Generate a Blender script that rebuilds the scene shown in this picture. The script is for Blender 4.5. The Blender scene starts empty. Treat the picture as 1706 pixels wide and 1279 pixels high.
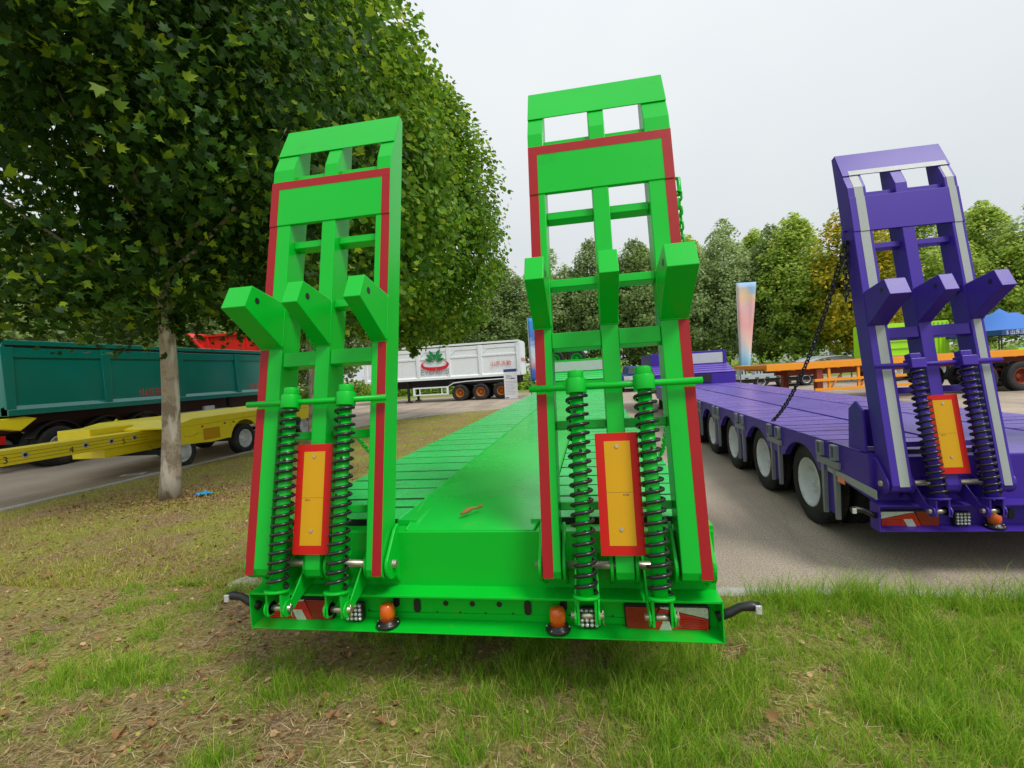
import bpy, bmesh, math, random
import numpy as np
from mathutils import Vector, Matrix, noise as mnoise

random.seed(7)
rng = np.random.default_rng(7)
SC = bpy.context.scene
COL = SC.collection
R = math.radians
PI = math.pi

# ------------------------------------------------------------------ camera
cam_d = bpy.data.cameras.new('camera')
cam = bpy.data.objects.new('camera', cam_d)
COL.objects.link(cam)
cam_d.sensor_fit = 'HORIZONTAL'
cam_d.sensor_width = 36
cam_d.lens = 36 * 787.76 / 1706
cam_d.clip_start = 0.05
cam_d.clip_end = 2000


def cam_axes(yaw, pitch, roll):
    cy, sy = math.cos(yaw), math.sin(yaw)
    f = Vector((-sy, cy, 0)); r = Vector((cy, sy, 0)); u = Vector((0, 0, 1))
    cp, sp = math.cos(pitch), math.sin(pitch)
    f, u = f * cp + u * sp, u * cp - f * sp
    cr, sr = math.cos(roll), math.sin(roll)
    r, u = r * cr + u * sr, u * cr - r * sr
    return r, u, f


_r, _u, _f = cam_axes(0.16657, -0.0282, -0.06165)
M = Matrix((_r, _u, -_f)).transposed().to_4x4()
M.translation = (0, 0, 1.75)
cam.matrix_world = M
SC.camera = cam

# ------------------------------------------------------------------ sky, sun, exposure
SUN_EL, SUN_AZ = R(54), R(126)          # azimuth from +Y clockwise: behind the camera, to the right
w = bpy.data.worlds.new('World'); SC.world = w
w.use_nodes = True
nt = w.node_tree; nt.nodes.clear()
out = nt.nodes.new('ShaderNodeOutputWorld')
bg1 = nt.nodes.new('ShaderNodeBackground'); bg1.inputs[1].default_value = 0.08
sky = nt.nodes.new('ShaderNodeTexSky'); sky.sky_type = 'NISHITA'; sky.sun_disc = False
sky.sun_elevation = SUN_EL; sky.sun_rotation = SUN_AZ; sky.air_density = 1.2; sky.dust_density = 4
nt.links.new(sky.outputs[0], bg1.inputs[0])
# closed cloud deck over that sky
tc = nt.nodes.new('ShaderNodeTexCoord')
nz = nt.nodes.new('ShaderNodeTexNoise'); nz.inputs['Scale'].default_value = 1.6; nz.inputs['Detail'].default_value = 4
cr = nt.nodes.new('ShaderNodeValToRGB')
cr.color_ramp.elements[0].color = (0.71, 0.765, 0.80, 1); cr.color_ramp.elements[0].position = .3
cr.color_ramp.elements[1].color = (0.82, 0.85, 0.865, 1); cr.color_ramp.elements[1].position = .7
nt.links.new(tc.outputs['Generated'], nz.inputs['Vector']); nt.links.new(nz.outputs['Fac'], cr.inputs[0])
bg2 = nt.nodes.new('ShaderNodeBackground')
nt.links.new(cr.outputs[0], bg2.inputs[0])
# an overcast sky is brighter towards the zenith
sepz = nt.nodes.new('ShaderNodeSeparateXYZ'); nt.links.new(tc.outputs['Generated'], sepz.inputs[0])
mrz = nt.nodes.new('ShaderNodeMapRange'); mrz.inputs[1].default_value = 0; mrz.inputs[2].default_value = 1
mrz.inputs[3].default_value = .57; mrz.inputs[4].default_value = .90
nt.links.new(sepz.outputs[2], mrz.inputs[0]); nt.links.new(mrz.outputs[0], bg2.inputs[1])
mx = nt.nodes.new('ShaderNodeMixShader'); mx.inputs[0].default_value = 0.93
nt.links.new(bg1.outputs[0], mx.inputs[1]); nt.links.new(bg2.outputs[0], mx.inputs[2])
nt.links.new(mx.outputs[0], out.inputs[0])

sd = bpy.data.lights.new('sun', 'SUN'); sd.energy = 1.5; sd.angle = R(18); sd.color = (1, .97, .92)
so = bpy.data.objects.new('sun', sd); COL.objects.link(so)
sdir = Vector((math.sin(SUN_AZ) * math.cos(SUN_EL), math.cos(SUN_AZ) * math.cos(SUN_EL), math.sin(SUN_EL)))
so.rotation_euler = sdir.to_track_quat('Z', 'Y').to_euler()
so.location = sdir * 40

vs = SC.view_settings
vs.view_transform = 'Standard'; vs.look = 'None'; vs.gamma = 1; vs.use_curve_mapping = False
vs.exposure = 0.62
SC.cycles.use_denoising = True
SC.cycles.max_bounces = 8
SC.cycles.transparent_max_bounces = 8

# ------------------------------------------------------------------ materials
def mat(name, rgb, rough=.5, metal=0., noise_amt=.12, nscale=6., rough_var=.1, bump=0., bscale=80., coat=0.,
        dirt=None, dirt_scale=2.5, dirt_lo=.55, dirt_hi=.75, spec=.5):
    m = bpy.data.materials.new(name); m.use_nodes = True
    t = m.node_tree; N = t.nodes; L = t.links
    b = N['Principled BSDF']
    b.inputs['Metallic'].default_value = metal
    b.inputs['Specular IOR Level'].default_value = spec
    if coat: b.inputs['Coat Weight'].default_value = coat; b.inputs['Coat Roughness'].default_value = .12
    co = N.new('ShaderNodeTexCoord')
    n = N.new('ShaderNodeTexNoise'); n.inputs['Scale'].default_value = nscale; n.inputs['Detail'].default_value = 5
    L.new(co.outputs['Object'], n.inputs['Vector'])
    mxn = N.new('ShaderNodeMix'); mxn.data_type = 'RGBA'
    d = [c * (1 - noise_amt) for c in rgb]; l = [min(1, c * (1 + noise_amt)) for c in rgb]
    mxn.inputs[6].default_value = (*d, 1); mxn.inputs[7].default_value = (*l, 1)
    L.new(n.outputs['Fac'], mxn.inputs[0])
    src = mxn.outputs[2]
    if dirt:
        n2 = N.new('ShaderNodeTexNoise'); n2.inputs['Scale'].default_value = dirt_scale; n2.inputs['Detail'].default_value = 8
        n2.inputs['Roughness'].default_value = .65
        L.new(co.outputs['Object'], n2.inputs['Vector'])
        rp_ = N.new('ShaderNodeMapRange'); rp_.inputs[1].default_value = dirt_lo; rp_.inputs[2].default_value = dirt_hi
        L.new(n2.outputs['Fac'], rp_.inputs[0])
        m2 = N.new('ShaderNodeMix'); m2.data_type = 'RGBA'; m2.inputs[7].default_value = (*dirt, 1)
        L.new(rp_.outputs[0], m2.inputs[0]); L.new(src, m2.inputs[6]); src = m2.outputs[2]
    L.new(src, b.inputs['Base Color'])
    mr = N.new('ShaderNodeMapRange'); mr.inputs[3].default_value = max(.03, rough - rough_var); mr.inputs[4].default_value = min(1, rough + rough_var)
    L.new(n.outputs['Fac'], mr.inputs[0]); L.new(mr.outputs[0], b.inputs['Roughness'])
    if bump:
        n3 = N.new('ShaderNodeTexNoise'); n3.inputs['Scale'].default_value = bscale; n3.inputs['Detail'].default_value = 4
        L.new(co.outputs['Object'], n3.inputs['Vector'])
        bp = N.new('ShaderNodeBump'); bp.inputs['Strength'].default_value = bump; bp.inputs['Distance'].default_value = .01
        L.new(n3.outputs['Fac'], bp.inputs['Height']); L.new(bp.outputs[0], b.inputs['Normal'])
    return m


def tread_mat(name, rgb, rough=.35):
    """painted chequer plate: raised bars as fine relief"""
    m = mat(name, rgb, rough, noise_amt=.1, nscale=3, dirt=tuple(.55 * c + .05 for c in rgb), dirt_lo=.55, dirt_hi=.8)
    t = m.node_tree; N = t.nodes; L = t.links
    co = N.new('ShaderNodeTexCoord'); hs = []
    for k, ang in enumerate((45, -45)):
        mp = N.new('ShaderNodeMapping'); mp.inputs['Rotation'].default_value = (0, 0, R(ang)); mp.inputs['Scale'].default_value = (14, 42, 1)
        mp.inputs['Location'].default_value = (.5 * k, .25 * k, 0)
        L.new(co.outputs['Object'], mp.inputs[0])
        v = N.new('ShaderNodeTexVoronoi'); v.inputs['Randomness'].default_value = 0; v.inputs['Scale'].default_value = 1; v.voronoi_dimensions = '2D'
        L.new(mp.outputs[0], v.inputs['Vector'])
        mr = N.new('ShaderNodeMapRange'); mr.inputs[1].default_value = .42; mr.inputs[2].default_value = .25
        L.new(v.outputs['Distance'], mr.inputs[0]); hs.append(mr.outputs[0])
    ma = N.new('ShaderNodeMath'); ma.operation = 'MAXIMUM'; L.new(hs[0], ma.inputs[0]); L.new(hs[1], ma.inputs[1])
    bp = N.new('ShaderNodeBump'); bp.inputs['Strength'].default_value = .3; bp.inputs['Distance'].default_value = .005
    L.new(ma.outputs[0], bp.inputs['Height']); L.new(bp.outputs[0], N['Principled BSDF'].inputs['Normal'])
    return m


def leaf_mat(name, a, b_, c=None, trans=.35, rough=.45):
    m = bpy.data.materials.new(name); m.use_nodes = True
    t = m.node_tree; N = t.nodes; L = t.links; N.clear()
    o = N.new('ShaderNodeOutputMaterial'); g = N.new('ShaderNodeNewGeometry')
    rp_ = N.new('ShaderNodeValToRGB'); e = rp_.color_ramp.elements
    e[0].color = (*a, 1); e[1].color = (*b_, 1); e[1].position = .8
    if c: x = e.new(.97); x.color = (*c, 1)
    L.new(g.outputs['Random Per Island'], rp_.inputs[0])
    p = N.new('ShaderNodeBsdfPrincipled'); p.inputs['Roughness'].default_value = rough; p.inputs['Specular IOR Level'].default_value = .18
    L.new(rp_.outputs[0], p.inputs['Base Color'])
    tr = N.new('ShaderNodeBsdfTranslucent')
    hv = N.new('ShaderNodeHueSaturation'); hv.inputs['Value'].default_value = 1.5; hv.inputs['Hue'].default_value = .485
    L.new(rp_.outputs[0], hv.inputs['Color']); L.new(hv.outputs[0], tr.inputs[0])
    ms = N.new('ShaderNodeMixShader'); ms.inputs[0].default_value = trans
    L.new(p.outputs[0], ms.inputs[1]); L.new(tr.outputs[0], ms.inputs[2]); L.new(ms.outputs[0], o.inputs[0])
    return m


G_RGB = (0.002, 0.47, 0.026)
P_RGB = (0.058, 0.024, 0.33)
MT = dict(
    green=mat('green_paint', G_RGB, .33, spec=.22, noise_amt=.07, nscale=2.2, rough_var=.06, bump=.02, bscale=25, coat=.12,
              dirt=(.01, .27, .022), dirt_scale=3.5, dirt_lo=.6, dirt_hi=.95),
    green_tread=tread_mat('green_tread_plate', (0.03, .56, .11), .27),  # paler than the green paint: sky sheen mixed into the base colour
    purple=mat('purple_paint', P_RGB, .42, spec=.28, noise_amt=.08, nscale=2.2, rough_var=.06, bump=.02, bscale=25, coat=.05,
               dirt=(.06, .035, .2), dirt_scale=3.5, dirt_lo=.6, dirt_hi=.95),
    purple_tread=tread_mat('purple_tread_plate', (.15, .085, .44), .27),  # violet lightened so the colour carries the deck's sky sheen
    under=mat('dark_chassis', (.02, .02, .02), .8),
    red_tape=mat('red_reflective_tape', (.34, .008, .011), .45, noise_amt=.08, nscale=30, spec=.3),
    grey_tape=mat('silver_reflective_tape', (.34, .37, .36), .45, noise_amt=.06, nscale=40),
    board_red=mat('red_reflective_border', (.56, .010, .006), .5, noise_amt=.05, spec=.25),
    board_yellow=mat('yellow_reflective_sheet', (.62, .33, .006), .5, noise_amt=.05, spec=.25, bump=.05, bscale=300),
    spring=mat('black_spring_steel', (.012, .012, .013), .25, noise_amt=.2),
    chain=mat('dark_chain_steel', (.03, .03, .035), .45, metal=.5),
    steel=mat('worn_pin_steel', (.55, .50, .42), .35, metal=.9, nscale=40, noise_amt=.3, dirt=(.2, .13, .08), dirt_scale=20),
    galv=mat('galvanised_steel', (.27, .29, .31), .5, metal=.3, nscale=14, noise_amt=.15),
    rubber=mat('tyre_rubber', (.014, .014, .015), .75, noise_amt=.3, nscale=12, dirt=(.05, .045, .04), dirt_lo=.5, dirt_hi=.8, bump=.2, bscale=60),
    black=mat('black_plastic', (.012, .012, .013), .4),
    rim_silver=mat('silver_rim', (.72, .74, .75), .35, metal=.0, dirt=(.34, .31, .27), dirt_scale=7, dirt_lo=.5, dirt_hi=.75, noise_amt=.1),
    rim_orange=mat('orange_rim', (.50, .17, .02), .45, noise_amt=.15),
    rim_green=mat('green_rim', (.01, .42, .05), .4),
    lens_red=mat('red_lamp_lens', (.55, .008, .012), .12, noise_amt=.25, nscale=60, bump=.25, bscale=120, coat=.5),
    lens_red_dark=mat('dark_red_lamp_lens', (.26, .004, .008), .12, noise_amt=.3, nscale=60, bump=.25, bscale=140, coat=.5),
    lens_white=mat('clear_lamp_lens', (.62, .64, .62), .15, metal=.3, noise_amt=.35, nscale=90, bump=.4, bscale=140, coat=.5),
    amber=mat('amber_beacon_lens', (.72, .12, .008), .15, noise_amt=.2, nscale=30, coat=.6, bump=.08, bscale=90),
    white=mat('white_paint', (.78, .83, .85), .4, noise_amt=.05, dirt=(.55, .56, .55), dirt_lo=.55, dirt_hi=.9),
    white_panel=mat('pale_grey_panel', (.52, .55, .56), .5, noise_amt=.07),
    teal=mat('teal_paint', (.001, .17, .145), .16, noise_amt=.1, nscale=1.2, rough_var=.08, coat=.4, bump=.05, bscale=1.2),
    yellow=mat('yellow_paint', (.97, .77, .012), .35, noise_amt=.08, dirt=(.5, .34, .03), dirt_lo=.6, dirt_hi=.9),
    orange=mat('orange_paint', (.88, .32, .01), .38, noise_amt=.08),
    dark_rust=mat('dark_oxide_chassis', (.06, .018, .012), .7, noise_amt=.3),
    green_spine=mat('green_spine_plate', (.006, .54, .05), .27, noise_amt=.08, nscale=1.5, rough_var=.12, bump=.03, bscale=9, coat=.1, dirt=(.05, .30, .06), dirt_scale=42, dirt_lo=.6, dirt_hi=.72),  # lighter than the paint: deck sheen in the colour; specks are mud
    purple_spine=mat('purple_spine_plate', (.13, .075, .42), .3, noise_amt=.08, nscale=1.5, rough_var=.12, bump=.03, bscale=9, dirt=(.10, .08, .25), dirt_scale=42, dirt_lo=.6, dirt_hi=.72),  # lightened violet holds the deck sheen; specks are mud
    green_bumper=mat('green_bumper_paint', (.002, .50, .026), .36, spec=.22, noise_amt=.1, nscale=3, bump=.02, bscale=25, dirt=(.13, .26, .012), dirt_scale=2.2, dirt_lo=.56, dirt_hi=.78),
    purple_bumper=mat('purple_bumper_paint', (.055, .024, .31), .4, spec=.25, noise_amt=.1, nscale=3, dirt=(.09, .06, .16), dirt_scale=2.2, dirt_lo=.56, dirt_hi=.78),
    rust=mat('red_oxide_chassis', (.25, .04, .015), .6, noise_amt=.2),
    lime=mat('lime_paint', (.36, .72, .012), .35, noise_amt=.06),
    red=mat('red_paint', (.66, .02, .015), .32, noise_amt=.08),
    blue_cloth=mat('blue_canopy_cloth', (.035, .16, .52), .65, noise_amt=.1),
    navy_cloth=mat('navy_valance_cloth', (.012, .06, .20), .65),
    print_white=mat('white_print', (.75, .75, .75), .5, noise_amt=.02),
    print_red=mat('red_print', (.62, .012, .02), .5, noise_amt=.05),
    print_green=mat('green_print', (.008, .22, .06), .5, noise_amt=.1),
    print_black=mat('black_print', (.03, .025, .02), .6),
    print_blue=mat('blue_print', (.02, .05, .22), .5),
    print_grey=mat('grey_print', (.28, .29, .33), .5),
    pale_paper=mat('white_paper', (.74, .76, .80), .6, noise_amt=.04),
    grey_trailer=mat('pale_grey_paint', (.40, .45, .47), .45, noise_amt=.1),
    kerb=mat('kerb_concrete', (.40, .39, .36), .9, noise_amt=.18, nscale=9, dirt=(.20, .18, .14), bump=.4, bscale=50),
    stone=mat('pale_stone', (.42, .38, .33), .9, noise_amt=.2, nscale=9, bump=.5, bscale=20),
    blue_plastic=mat('blue_plastic_scrap', (.03, .36, .72), .4),
    twig=mat('dry_brown_leaf', (.30, .13, .03), .7, noise_amt=.3, nscale=30),
    concrete_wall=mat('pale_wall', (.55, .57, .58), .8),
    window=mat('dark_window', (.10, .13, .15), .15),
)

# bark: pale plane-tree bark with flaking patches
def bark_mat(name, base, patch, pale):
    m = mat(name, base, .85, noise_amt=.2, nscale=5, bump=.5, bscale=18, dirt=patch, dirt_scale=4, dirt_lo=.46, dirt_hi=.56)
    t = m.node_tree; N = t.nodes; L = t.links; b = N['Principled BSDF']
    src = b.inputs['Base Color'].links[0].from_socket
    co = N.new('ShaderNodeTexCoord'); mp = N.new('ShaderNodeMapping'); mp.inputs['Scale'].default_value = (7, 7, 1.6)
    L.new(co.outputs['Object'], mp.inputs[0])
    n2 = N.new('ShaderNodeTexNoise'); n2.inputs['Scale'].default_value = 1; n2.inputs['Detail'].default_value = 6
    L.new(mp.outputs[0], n2.inputs['Vector'])
    rp_ = N.new('ShaderNodeMapRange'); rp_.inputs[1].default_value = .52; rp_.inputs[2].default_value = .6
    L.new(n2.outputs['Fac'], rp_.inputs[0])
    m2 = N.new('ShaderNodeMix'); m2.data_type = 'RGBA'; m2.inputs[7].default_value = (*pale, 1)
    L.new(rp_.outputs[0], m2.inputs[0]); L.new(src, m2.inputs[6]); L.new(m2.outputs[2], b.inputs['Base Color'])
    return m


MT['bark'] = bark_mat('plane_tree_bark', (.42, .35, .27), (.24, .19, .13), (.58, .53, .44))
MT['bark_dark'] = bark_mat('grey_bark', (.10, .08, .06), (.05, .045, .03), (.16, .14, .11))
MT['leaf_shaded'] = leaf_mat('plane_leaf_shaded', (.016, .050, .008), (.052, .135, .014), (.26, .38, .02), .42)  # near crown: shade of its underside put into the darker leaf colour
MT['leaf_sunlit'] = leaf_mat('plane_leaf_sunlit', (.05, .135, .012), (.16, .32, .022), (.34, .43, .04), .42)  # farther crowns: sunlit look put into a brighter copy of the leaf colour
MT['leaf_far'] = leaf_mat('broadleaf_far', (.17, .26, .11), (.38, .49, .20), (.52, .58, .30), .5)  # this, the light and the dark one: haze paled into the leaf colour
MT['leaf_light'] = leaf_mat('broadleaf_light', (.17, .30, .05), (.40, .53, .10), (.60, .62, .14), .5)
MT['leaf_yellow'] = leaf_mat('broadleaf_yellowing', (.17, .24, .03), (.50, .47, .04), (.85, .60, .03), .48)
MT['leaf_dark'] = leaf_mat('broadleaf_dark', (.11, .19, .07), (.27, .38, .13), (.42, .48, .20), .5)
MT['hedge'] = leaf_mat('bright_hedge', (.13, .26, .03), (.26, .42, .04), (.42, .48, .08), .4)
MT['grass'] = leaf_mat('grass_blade', (.085, .225, .012), (.31, .53, .036), (.62, .58, .14), .45, .55)
MT['grass_dry'] = leaf_mat('dry_grass', (.30, .21, .10), (.60, .46, .24), (.74, .64, .42), .2, .7)
MT['litter'] = leaf_mat('leaf_litter', (.13, .06, .022), (.36, .20, .085), (.56, .38, .21), .12, .7)
MT['grass_olive'] = leaf_mat('short_turf', (.20, .26, .03), (.46, .46, .075), (.62, .54, .18), .35, .6)


def ground_mat():
    m = bpy.data.materials.new('lawn_soil'); m.use_nodes = True
    t = m.node_tree; N = t.nodes; L = t.links; b = N['Principled BSDF']; b.inputs['Roughness'].default_value = .95
    b.inputs['Specular IOR Level'].default_value = .1
    co = N.new('ShaderNodeTexCoord')

    def nzz(s, d=6, r=.6, map_=None):
        n = N.new('ShaderNodeTexNoise'); n.inputs['Scale'].default_value = s; n.inputs['Detail'].default_value = d; n.inputs['Roughness'].default_value = r
        if map_:
            mp = N.new('ShaderNodeMapping'); mp.inputs['Scale'].default_value = map_[0]; mp.inputs['Rotation'].default_value = (0, 0, map_[1])
            L.new(co.outputs['Object'], mp.inputs[0]); L.new(mp.outputs[0], n.inputs['Vector'])
        else: L.new(co.outputs['Object'], n.inputs['Vector'])
        return n.outputs['Fac']
    r1 = N.new('ShaderNodeValToRGB'); e = r1.color_ramp.elements
    e[0].position = .36; e[0].color = (.09, .05, .026, 1); e[1].position = .66; e[1].color = (.64, .45, .27, 1)
    x = e.new(.5); x.color = (.33, .215, .12, 1)
    L.new(nzz(26, 8, .72, ((1, 2.2, 1), .5)), r1.inputs[0])
    r2 = N.new('ShaderNodeValToRGB'); e = r2.color_ramp.elements
    e[0].position = .36; e[0].color = (.11, .15, .018, 1); e[1].position = .66; e[1].color = (.56, .52, .12, 1)
    L.new(nzz(40, 8, .75), r2.inputs[0])
    mr = N.new('ShaderNodeMapRange'); mr.inputs[1].default_value = .40; mr.inputs[2].default_value = .60
    L.new(nzz(1.3, 7, .62), mr.inputs[0])
    mm = N.new('ShaderNodeMix'); mm.data_type = 'RGBA'
    L.new(mr.outputs[0], mm.inputs[0]); L.new(r1.outputs[0], mm.inputs[6]); L.new(r2.outputs[0], mm.inputs[7])
    L.new(mm.outputs[2], b.inputs['Base Color'])
    bp = N.new('ShaderNodeBump'); bp.inputs['Strength'].default_value = 1; bp.inputs['Distance'].default_value = .03
    L.new(nzz(45, 8, .8), bp.inputs['Height']); L.new(bp.outputs[0], b.inputs['Normal'])
    return m


def asphalt_mat(name, lo, hi, gr=160):
    m = bpy.data.materials.new(name); m.use_nodes = True
    t = m.node_tree; N = t.nodes; L = t.links; b = N['Principled BSDF']; b.inputs['Roughness'].default_value = .85
    b.inputs['Specular IOR Level'].default_value = .25
    co = N.new('ShaderNodeTexCoord')
    n1 = N.new('ShaderNodeTexNoise'); n1.inputs['Scale'].default_value = gr; n1.inputs['Detail'].default_value = 4; n1.inputs['Roughness'].default_value = .8
    n2 = N.new('ShaderNodeTexNoise'); n2.inputs['Scale'].default_value = .7; n2.inputs['Detail'].default_value = 8
    for n in (n1, n2): L.new(co.outputs['Object'], n.inputs['Vector'])
    r1 = N.new('ShaderNodeValToRGB'); e = r1.color_ramp.elements
    e[0].position = .36; e[0].color = (*lo, 1); e[1].position = .64; e[1].color = (*hi, 1)
    L.new(n1.outputs['Fac'], r1.inputs[0])
    mr = N.new('ShaderNodeMapRange'); mr.inputs[1].default_value = .3; mr.inputs[2].default_value = .7; mr.inputs[3].default_value = .78; mr.inputs[4].default_value = 1.12
    L.new(n2.outputs['Fac'], mr.inputs[0])
    n4 = N.new('ShaderNodeTexNoise'); n4.inputs['Scale'].default_value = 1; n4.inputs['Detail'].default_value = 9; n4.inputs['Roughness'].default_value = .65
    mp4 = N.new('ShaderNodeMapping'); mp4.inputs['Scale'].default_value = (.9, .07, 1); L.new(co.outputs['Object'], mp4.inputs[0]); L.new(mp4.outputs[0], n4.inputs['Vector'])
    mr4 = N.new('ShaderNodeMapRange'); mr4.inputs[1].default_value = .52; mr4.inputs[2].default_value = .68; mr4.inputs[3].default_value = 1; mr4.inputs[4].default_value = .62
    L.new(n4.outputs['Fac'], mr4.inputs[0])
    vo = N.new('ShaderNodeTexVoronoi'); vo.feature = 'DISTANCE_TO_EDGE'; vo.inputs['Scale'].default_value = .35
    va = N.new('ShaderNodeVectorMath'); va.operation = 'MULTIPLY_ADD'; va.inputs[1].default_value = (.5, .5, .5)
    L.new(n2.outputs['Color'], va.inputs[0]); L.new(co.outputs['Object'], va.inputs[2]); L.new(va.outputs[0], vo.inputs['Vector'])
    mrc = N.new('ShaderNodeMapRange'); mrc.inputs[1].default_value = .0; mrc.inputs[2].default_value = .006; mrc.inputs[3].default_value = .88; mrc.inputs[4].default_value = 1
    L.new(vo.outputs['Distance'], mrc.inputs[0])
    k1 = N.new('ShaderNodeMath'); k1.operation = 'MULTIPLY'; L.new(mr4.outputs[0], k1.inputs[0]); L.new(mrc.outputs[0], k1.inputs[1])
    k2 = N.new('ShaderNodeMath'); k2.operation = 'MULTIPLY'; L.new(k1.outputs[0], k2.inputs[0]); L.new(mr.outputs[0], k2.inputs[1]); mr = k2
    mu = N.new('ShaderNodeVectorMath'); mu.operation = 'SCALE'
    L.new(r1.outputs[0], mu.inputs[0]); L.new(mr.outputs[0], mu.inputs['Scale']); L.new(mu.outputs[0], b.inputs['Base Color'])
    bp = N.new('ShaderNodeBump'); bp.inputs['Strength'].default_value = .6; bp.inputs['Distance'].default_value = .006
    L.new(n1.outputs['Fac'], bp.inputs['Height']); L.new(bp.outputs[0], b.inputs['Normal'])
    return m


MT['soil'] = ground_mat()
MT['asphalt'] = asphalt_mat('grey_asphalt', (.19, .155, .122), (.60, .495, .39), 70)
MT['verge'] = mat('far_verge', (.17, .25, .045), .95, noise_amt=.5, nscale=.6, dirt=(.22, .2, .06), dirt_scale=.3, dirt_lo=.45, dirt_hi=.6)


# ------------------------------------------------------------------ mesh builder
class G:
    def __init__(s): s.v = []; s.f = []; s.mi = []; s.sm = []

    def add(s, vs_, fs, mi=0, sm=False, xf=None):
        o = len(s.v)
        s.v += [tuple(xf(*p)) if xf else tuple(p) for p in vs_]
        for f in fs: s.f.append([i + o for i in f]); s.mi.append(mi); s.sm.append(sm)
        return s

    def box(s, x0, x1, y0, y1, z0, z1, mi=0, xf=None):
        vs_ = [(x, y, z) for z in (z0, z1) for y in (y0, y1) for x in (x0, x1)]
        return s.add(vs_, [(0, 2, 3, 1), (4, 5, 7, 6), (0, 1, 5, 4), (2, 6, 7, 3), (0, 4, 6, 2), (1, 3, 7, 5)], mi, False, xf)

    def prism(s, poly, ax, a, b, mi=0, xf=None, sm=False):
        n = len(poly)
        mk = {'x': lambda p, t: (t, p[0], p[1]), 'y': lambda p, t: (p[0], t, p[1]), 'z': lambda p, t: (p[0], p[1], t)}[ax]
        vs_ = [mk(p, a) for p in poly] + [mk(p, b) for p in poly]
        s.add(vs_, [tuple(range(n)), tuple(range(2 * n - 1, n - 1, -1))], mi, False, xf)
        o = len(s.v) - 2 * n
        for i in range(n):
            s.f.append([o + i, o + (i + 1) % n, o + n + (i + 1) % n, o + n + i]); s.mi.append(mi); s.sm.append(sm)
        return s

    def tube(s, path, r, n=10, mi=0, closed=False, cap=True, xf=None):
        P = [Vector(xf(*p) if xf else p) for p in path]
        rs = r if isinstance(r, (list, tuple)) else [r] * len(P)
        o = len(s.v); up = None; m = len(P)
        for i, p in enumerate(P):
            a = P[(i - 1) % m] if (closed or i > 0) else P[i]; b = P[(i + 1) % m] if (closed or i < m - 1) else P[i]
            t = (b - a).normalized()
            if up is None:
                up = t.orthogonal().normalized()
            up = (up - t * up.dot(t)).normalized(); q = t.cross(up)
            for k in range(n):
                an = 2 * PI * k / n
                s.v.append(tuple(p + rs[i] * (math.cos(an) * up + math.sin(an) * q)))
        for i in range(m if closed else m - 1):
            j = (i + 1) % m
            for k in range(n):
                k2 = (k + 1) % n
                s.f.append([o + i * n + k, o + i * n + k2, o + j * n + k2, o + j * n + k]); s.mi.append(mi); s.sm.append(True)
        if cap and not closed:
            s.f.append([o + k for k in range(n)][::-1]); s.f.append([o + (m - 1) * n + k for k in range(n)])
            s.mi += [mi, mi]; s.sm += [False, False]
        return s

    def cyl(s, p0, p1, r, r1=None, n=16, mi=0, xf=None):
        return s.tube([p0, p1], [r, r if r1 is None else r1], n, mi, xf=xf)

    def lathe(s, prof, org, axis='z', n=24, mi=0, sm=True, cap=True):
        """prof: list of (radius, h)"""
        o = len(s.v); m = len(prof)
        for (r, h) in prof:
            for k in range(n):
                a = 2 * PI * k / n; c, d = r * math.cos(a), r * math.sin(a)
                p = {'z': (c, d, h), 'x': (h, c, d), 'y': (d, h, c)}[axis]
                s.v.append((org[0] + p[0], org[1] + p[1], org[2] + p[2]))
        for i in range(m - 1):
            for k in range(n):
                k2 = (k + 1) % n
                s.f.append([o + i * n + k, o + i * n + k2, o + (i + 1) * n + k2, o + (i + 1) * n + k]); s.mi.append(mi); s.sm.append(sm)
        for i, rev in ((0, True), (m - 1, False)) if cap else ():
            if prof[i][0] > 1e-6:
                f = [o + i * n + k for k in range(n)]
                s.f.append(f[::-1] if rev else f); s.mi.append(mi); s.sm.append(False)
        return s

    def mesh(s, name, mats, recalc=True):
        me = bpy.data.meshes.new(name)
        me.from_pydata(s.v, [], s.f)
        for m in (mats if isinstance(mats, (list, tuple)) else [mats]): me.materials.append(m)
        me.polygons.foreach_set('material_index', s.mi); me.polygons.foreach_set('use_smooth', s.sm)
        if recalc:
            b = bmesh.new(); b.from_mesh(me); bmesh.ops.recalc_face_normals(b, faces=b.faces); b.to_mesh(me); b.free()
        me.update()
        return me

    def build(s, name, mats, parent=None, bev=0, loc=None, recalc=True, label=None):
        return link(name, s.mesh(name, mats, recalc), parent, bev, loc, label)


def link(name, me, parent=None, bev=0, loc=None, label=None):
    o = bpy.data.objects.new(name, me); COL.objects.link(o)
    if parent is not None: o.parent = parent
    if loc is not None: o.location = loc
    if bev:
        md = o.modifiers.new('bevel', 'BEVEL'); md.width = bev; md.segments = 2; md.limit_method = 'ANGLE'; md.angle_limit = R(40)
    if label: o['label'] = label
    return o


def tag(o, label, cat, group=None):
    o['label'] = label; o['category'] = cat
    if group: o['group'] = group
    return o


def thing(name, label, cat, loc=(0, 0, 0), rz=0, group=None):
    o = bpy.data.objects.new(name, None); COL.objects.link(o); o.location = loc; o.rotation_euler = (0, 0, rz)
    o.empty_display_size = .3
    return tag(o, label, cat, group)


def struct(o): o['kind'] = 'structure'; return o


def copy_tree(o, parent=None, loc=None):
    c = o.copy(); COL.objects.link(c)
    if parent is not None: c.parent = parent
    if loc is not None: c.location = loc
    for ch in [x for x in bpy.data.objects if x.parent == o]: copy_tree(ch, c)
    return c


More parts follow.
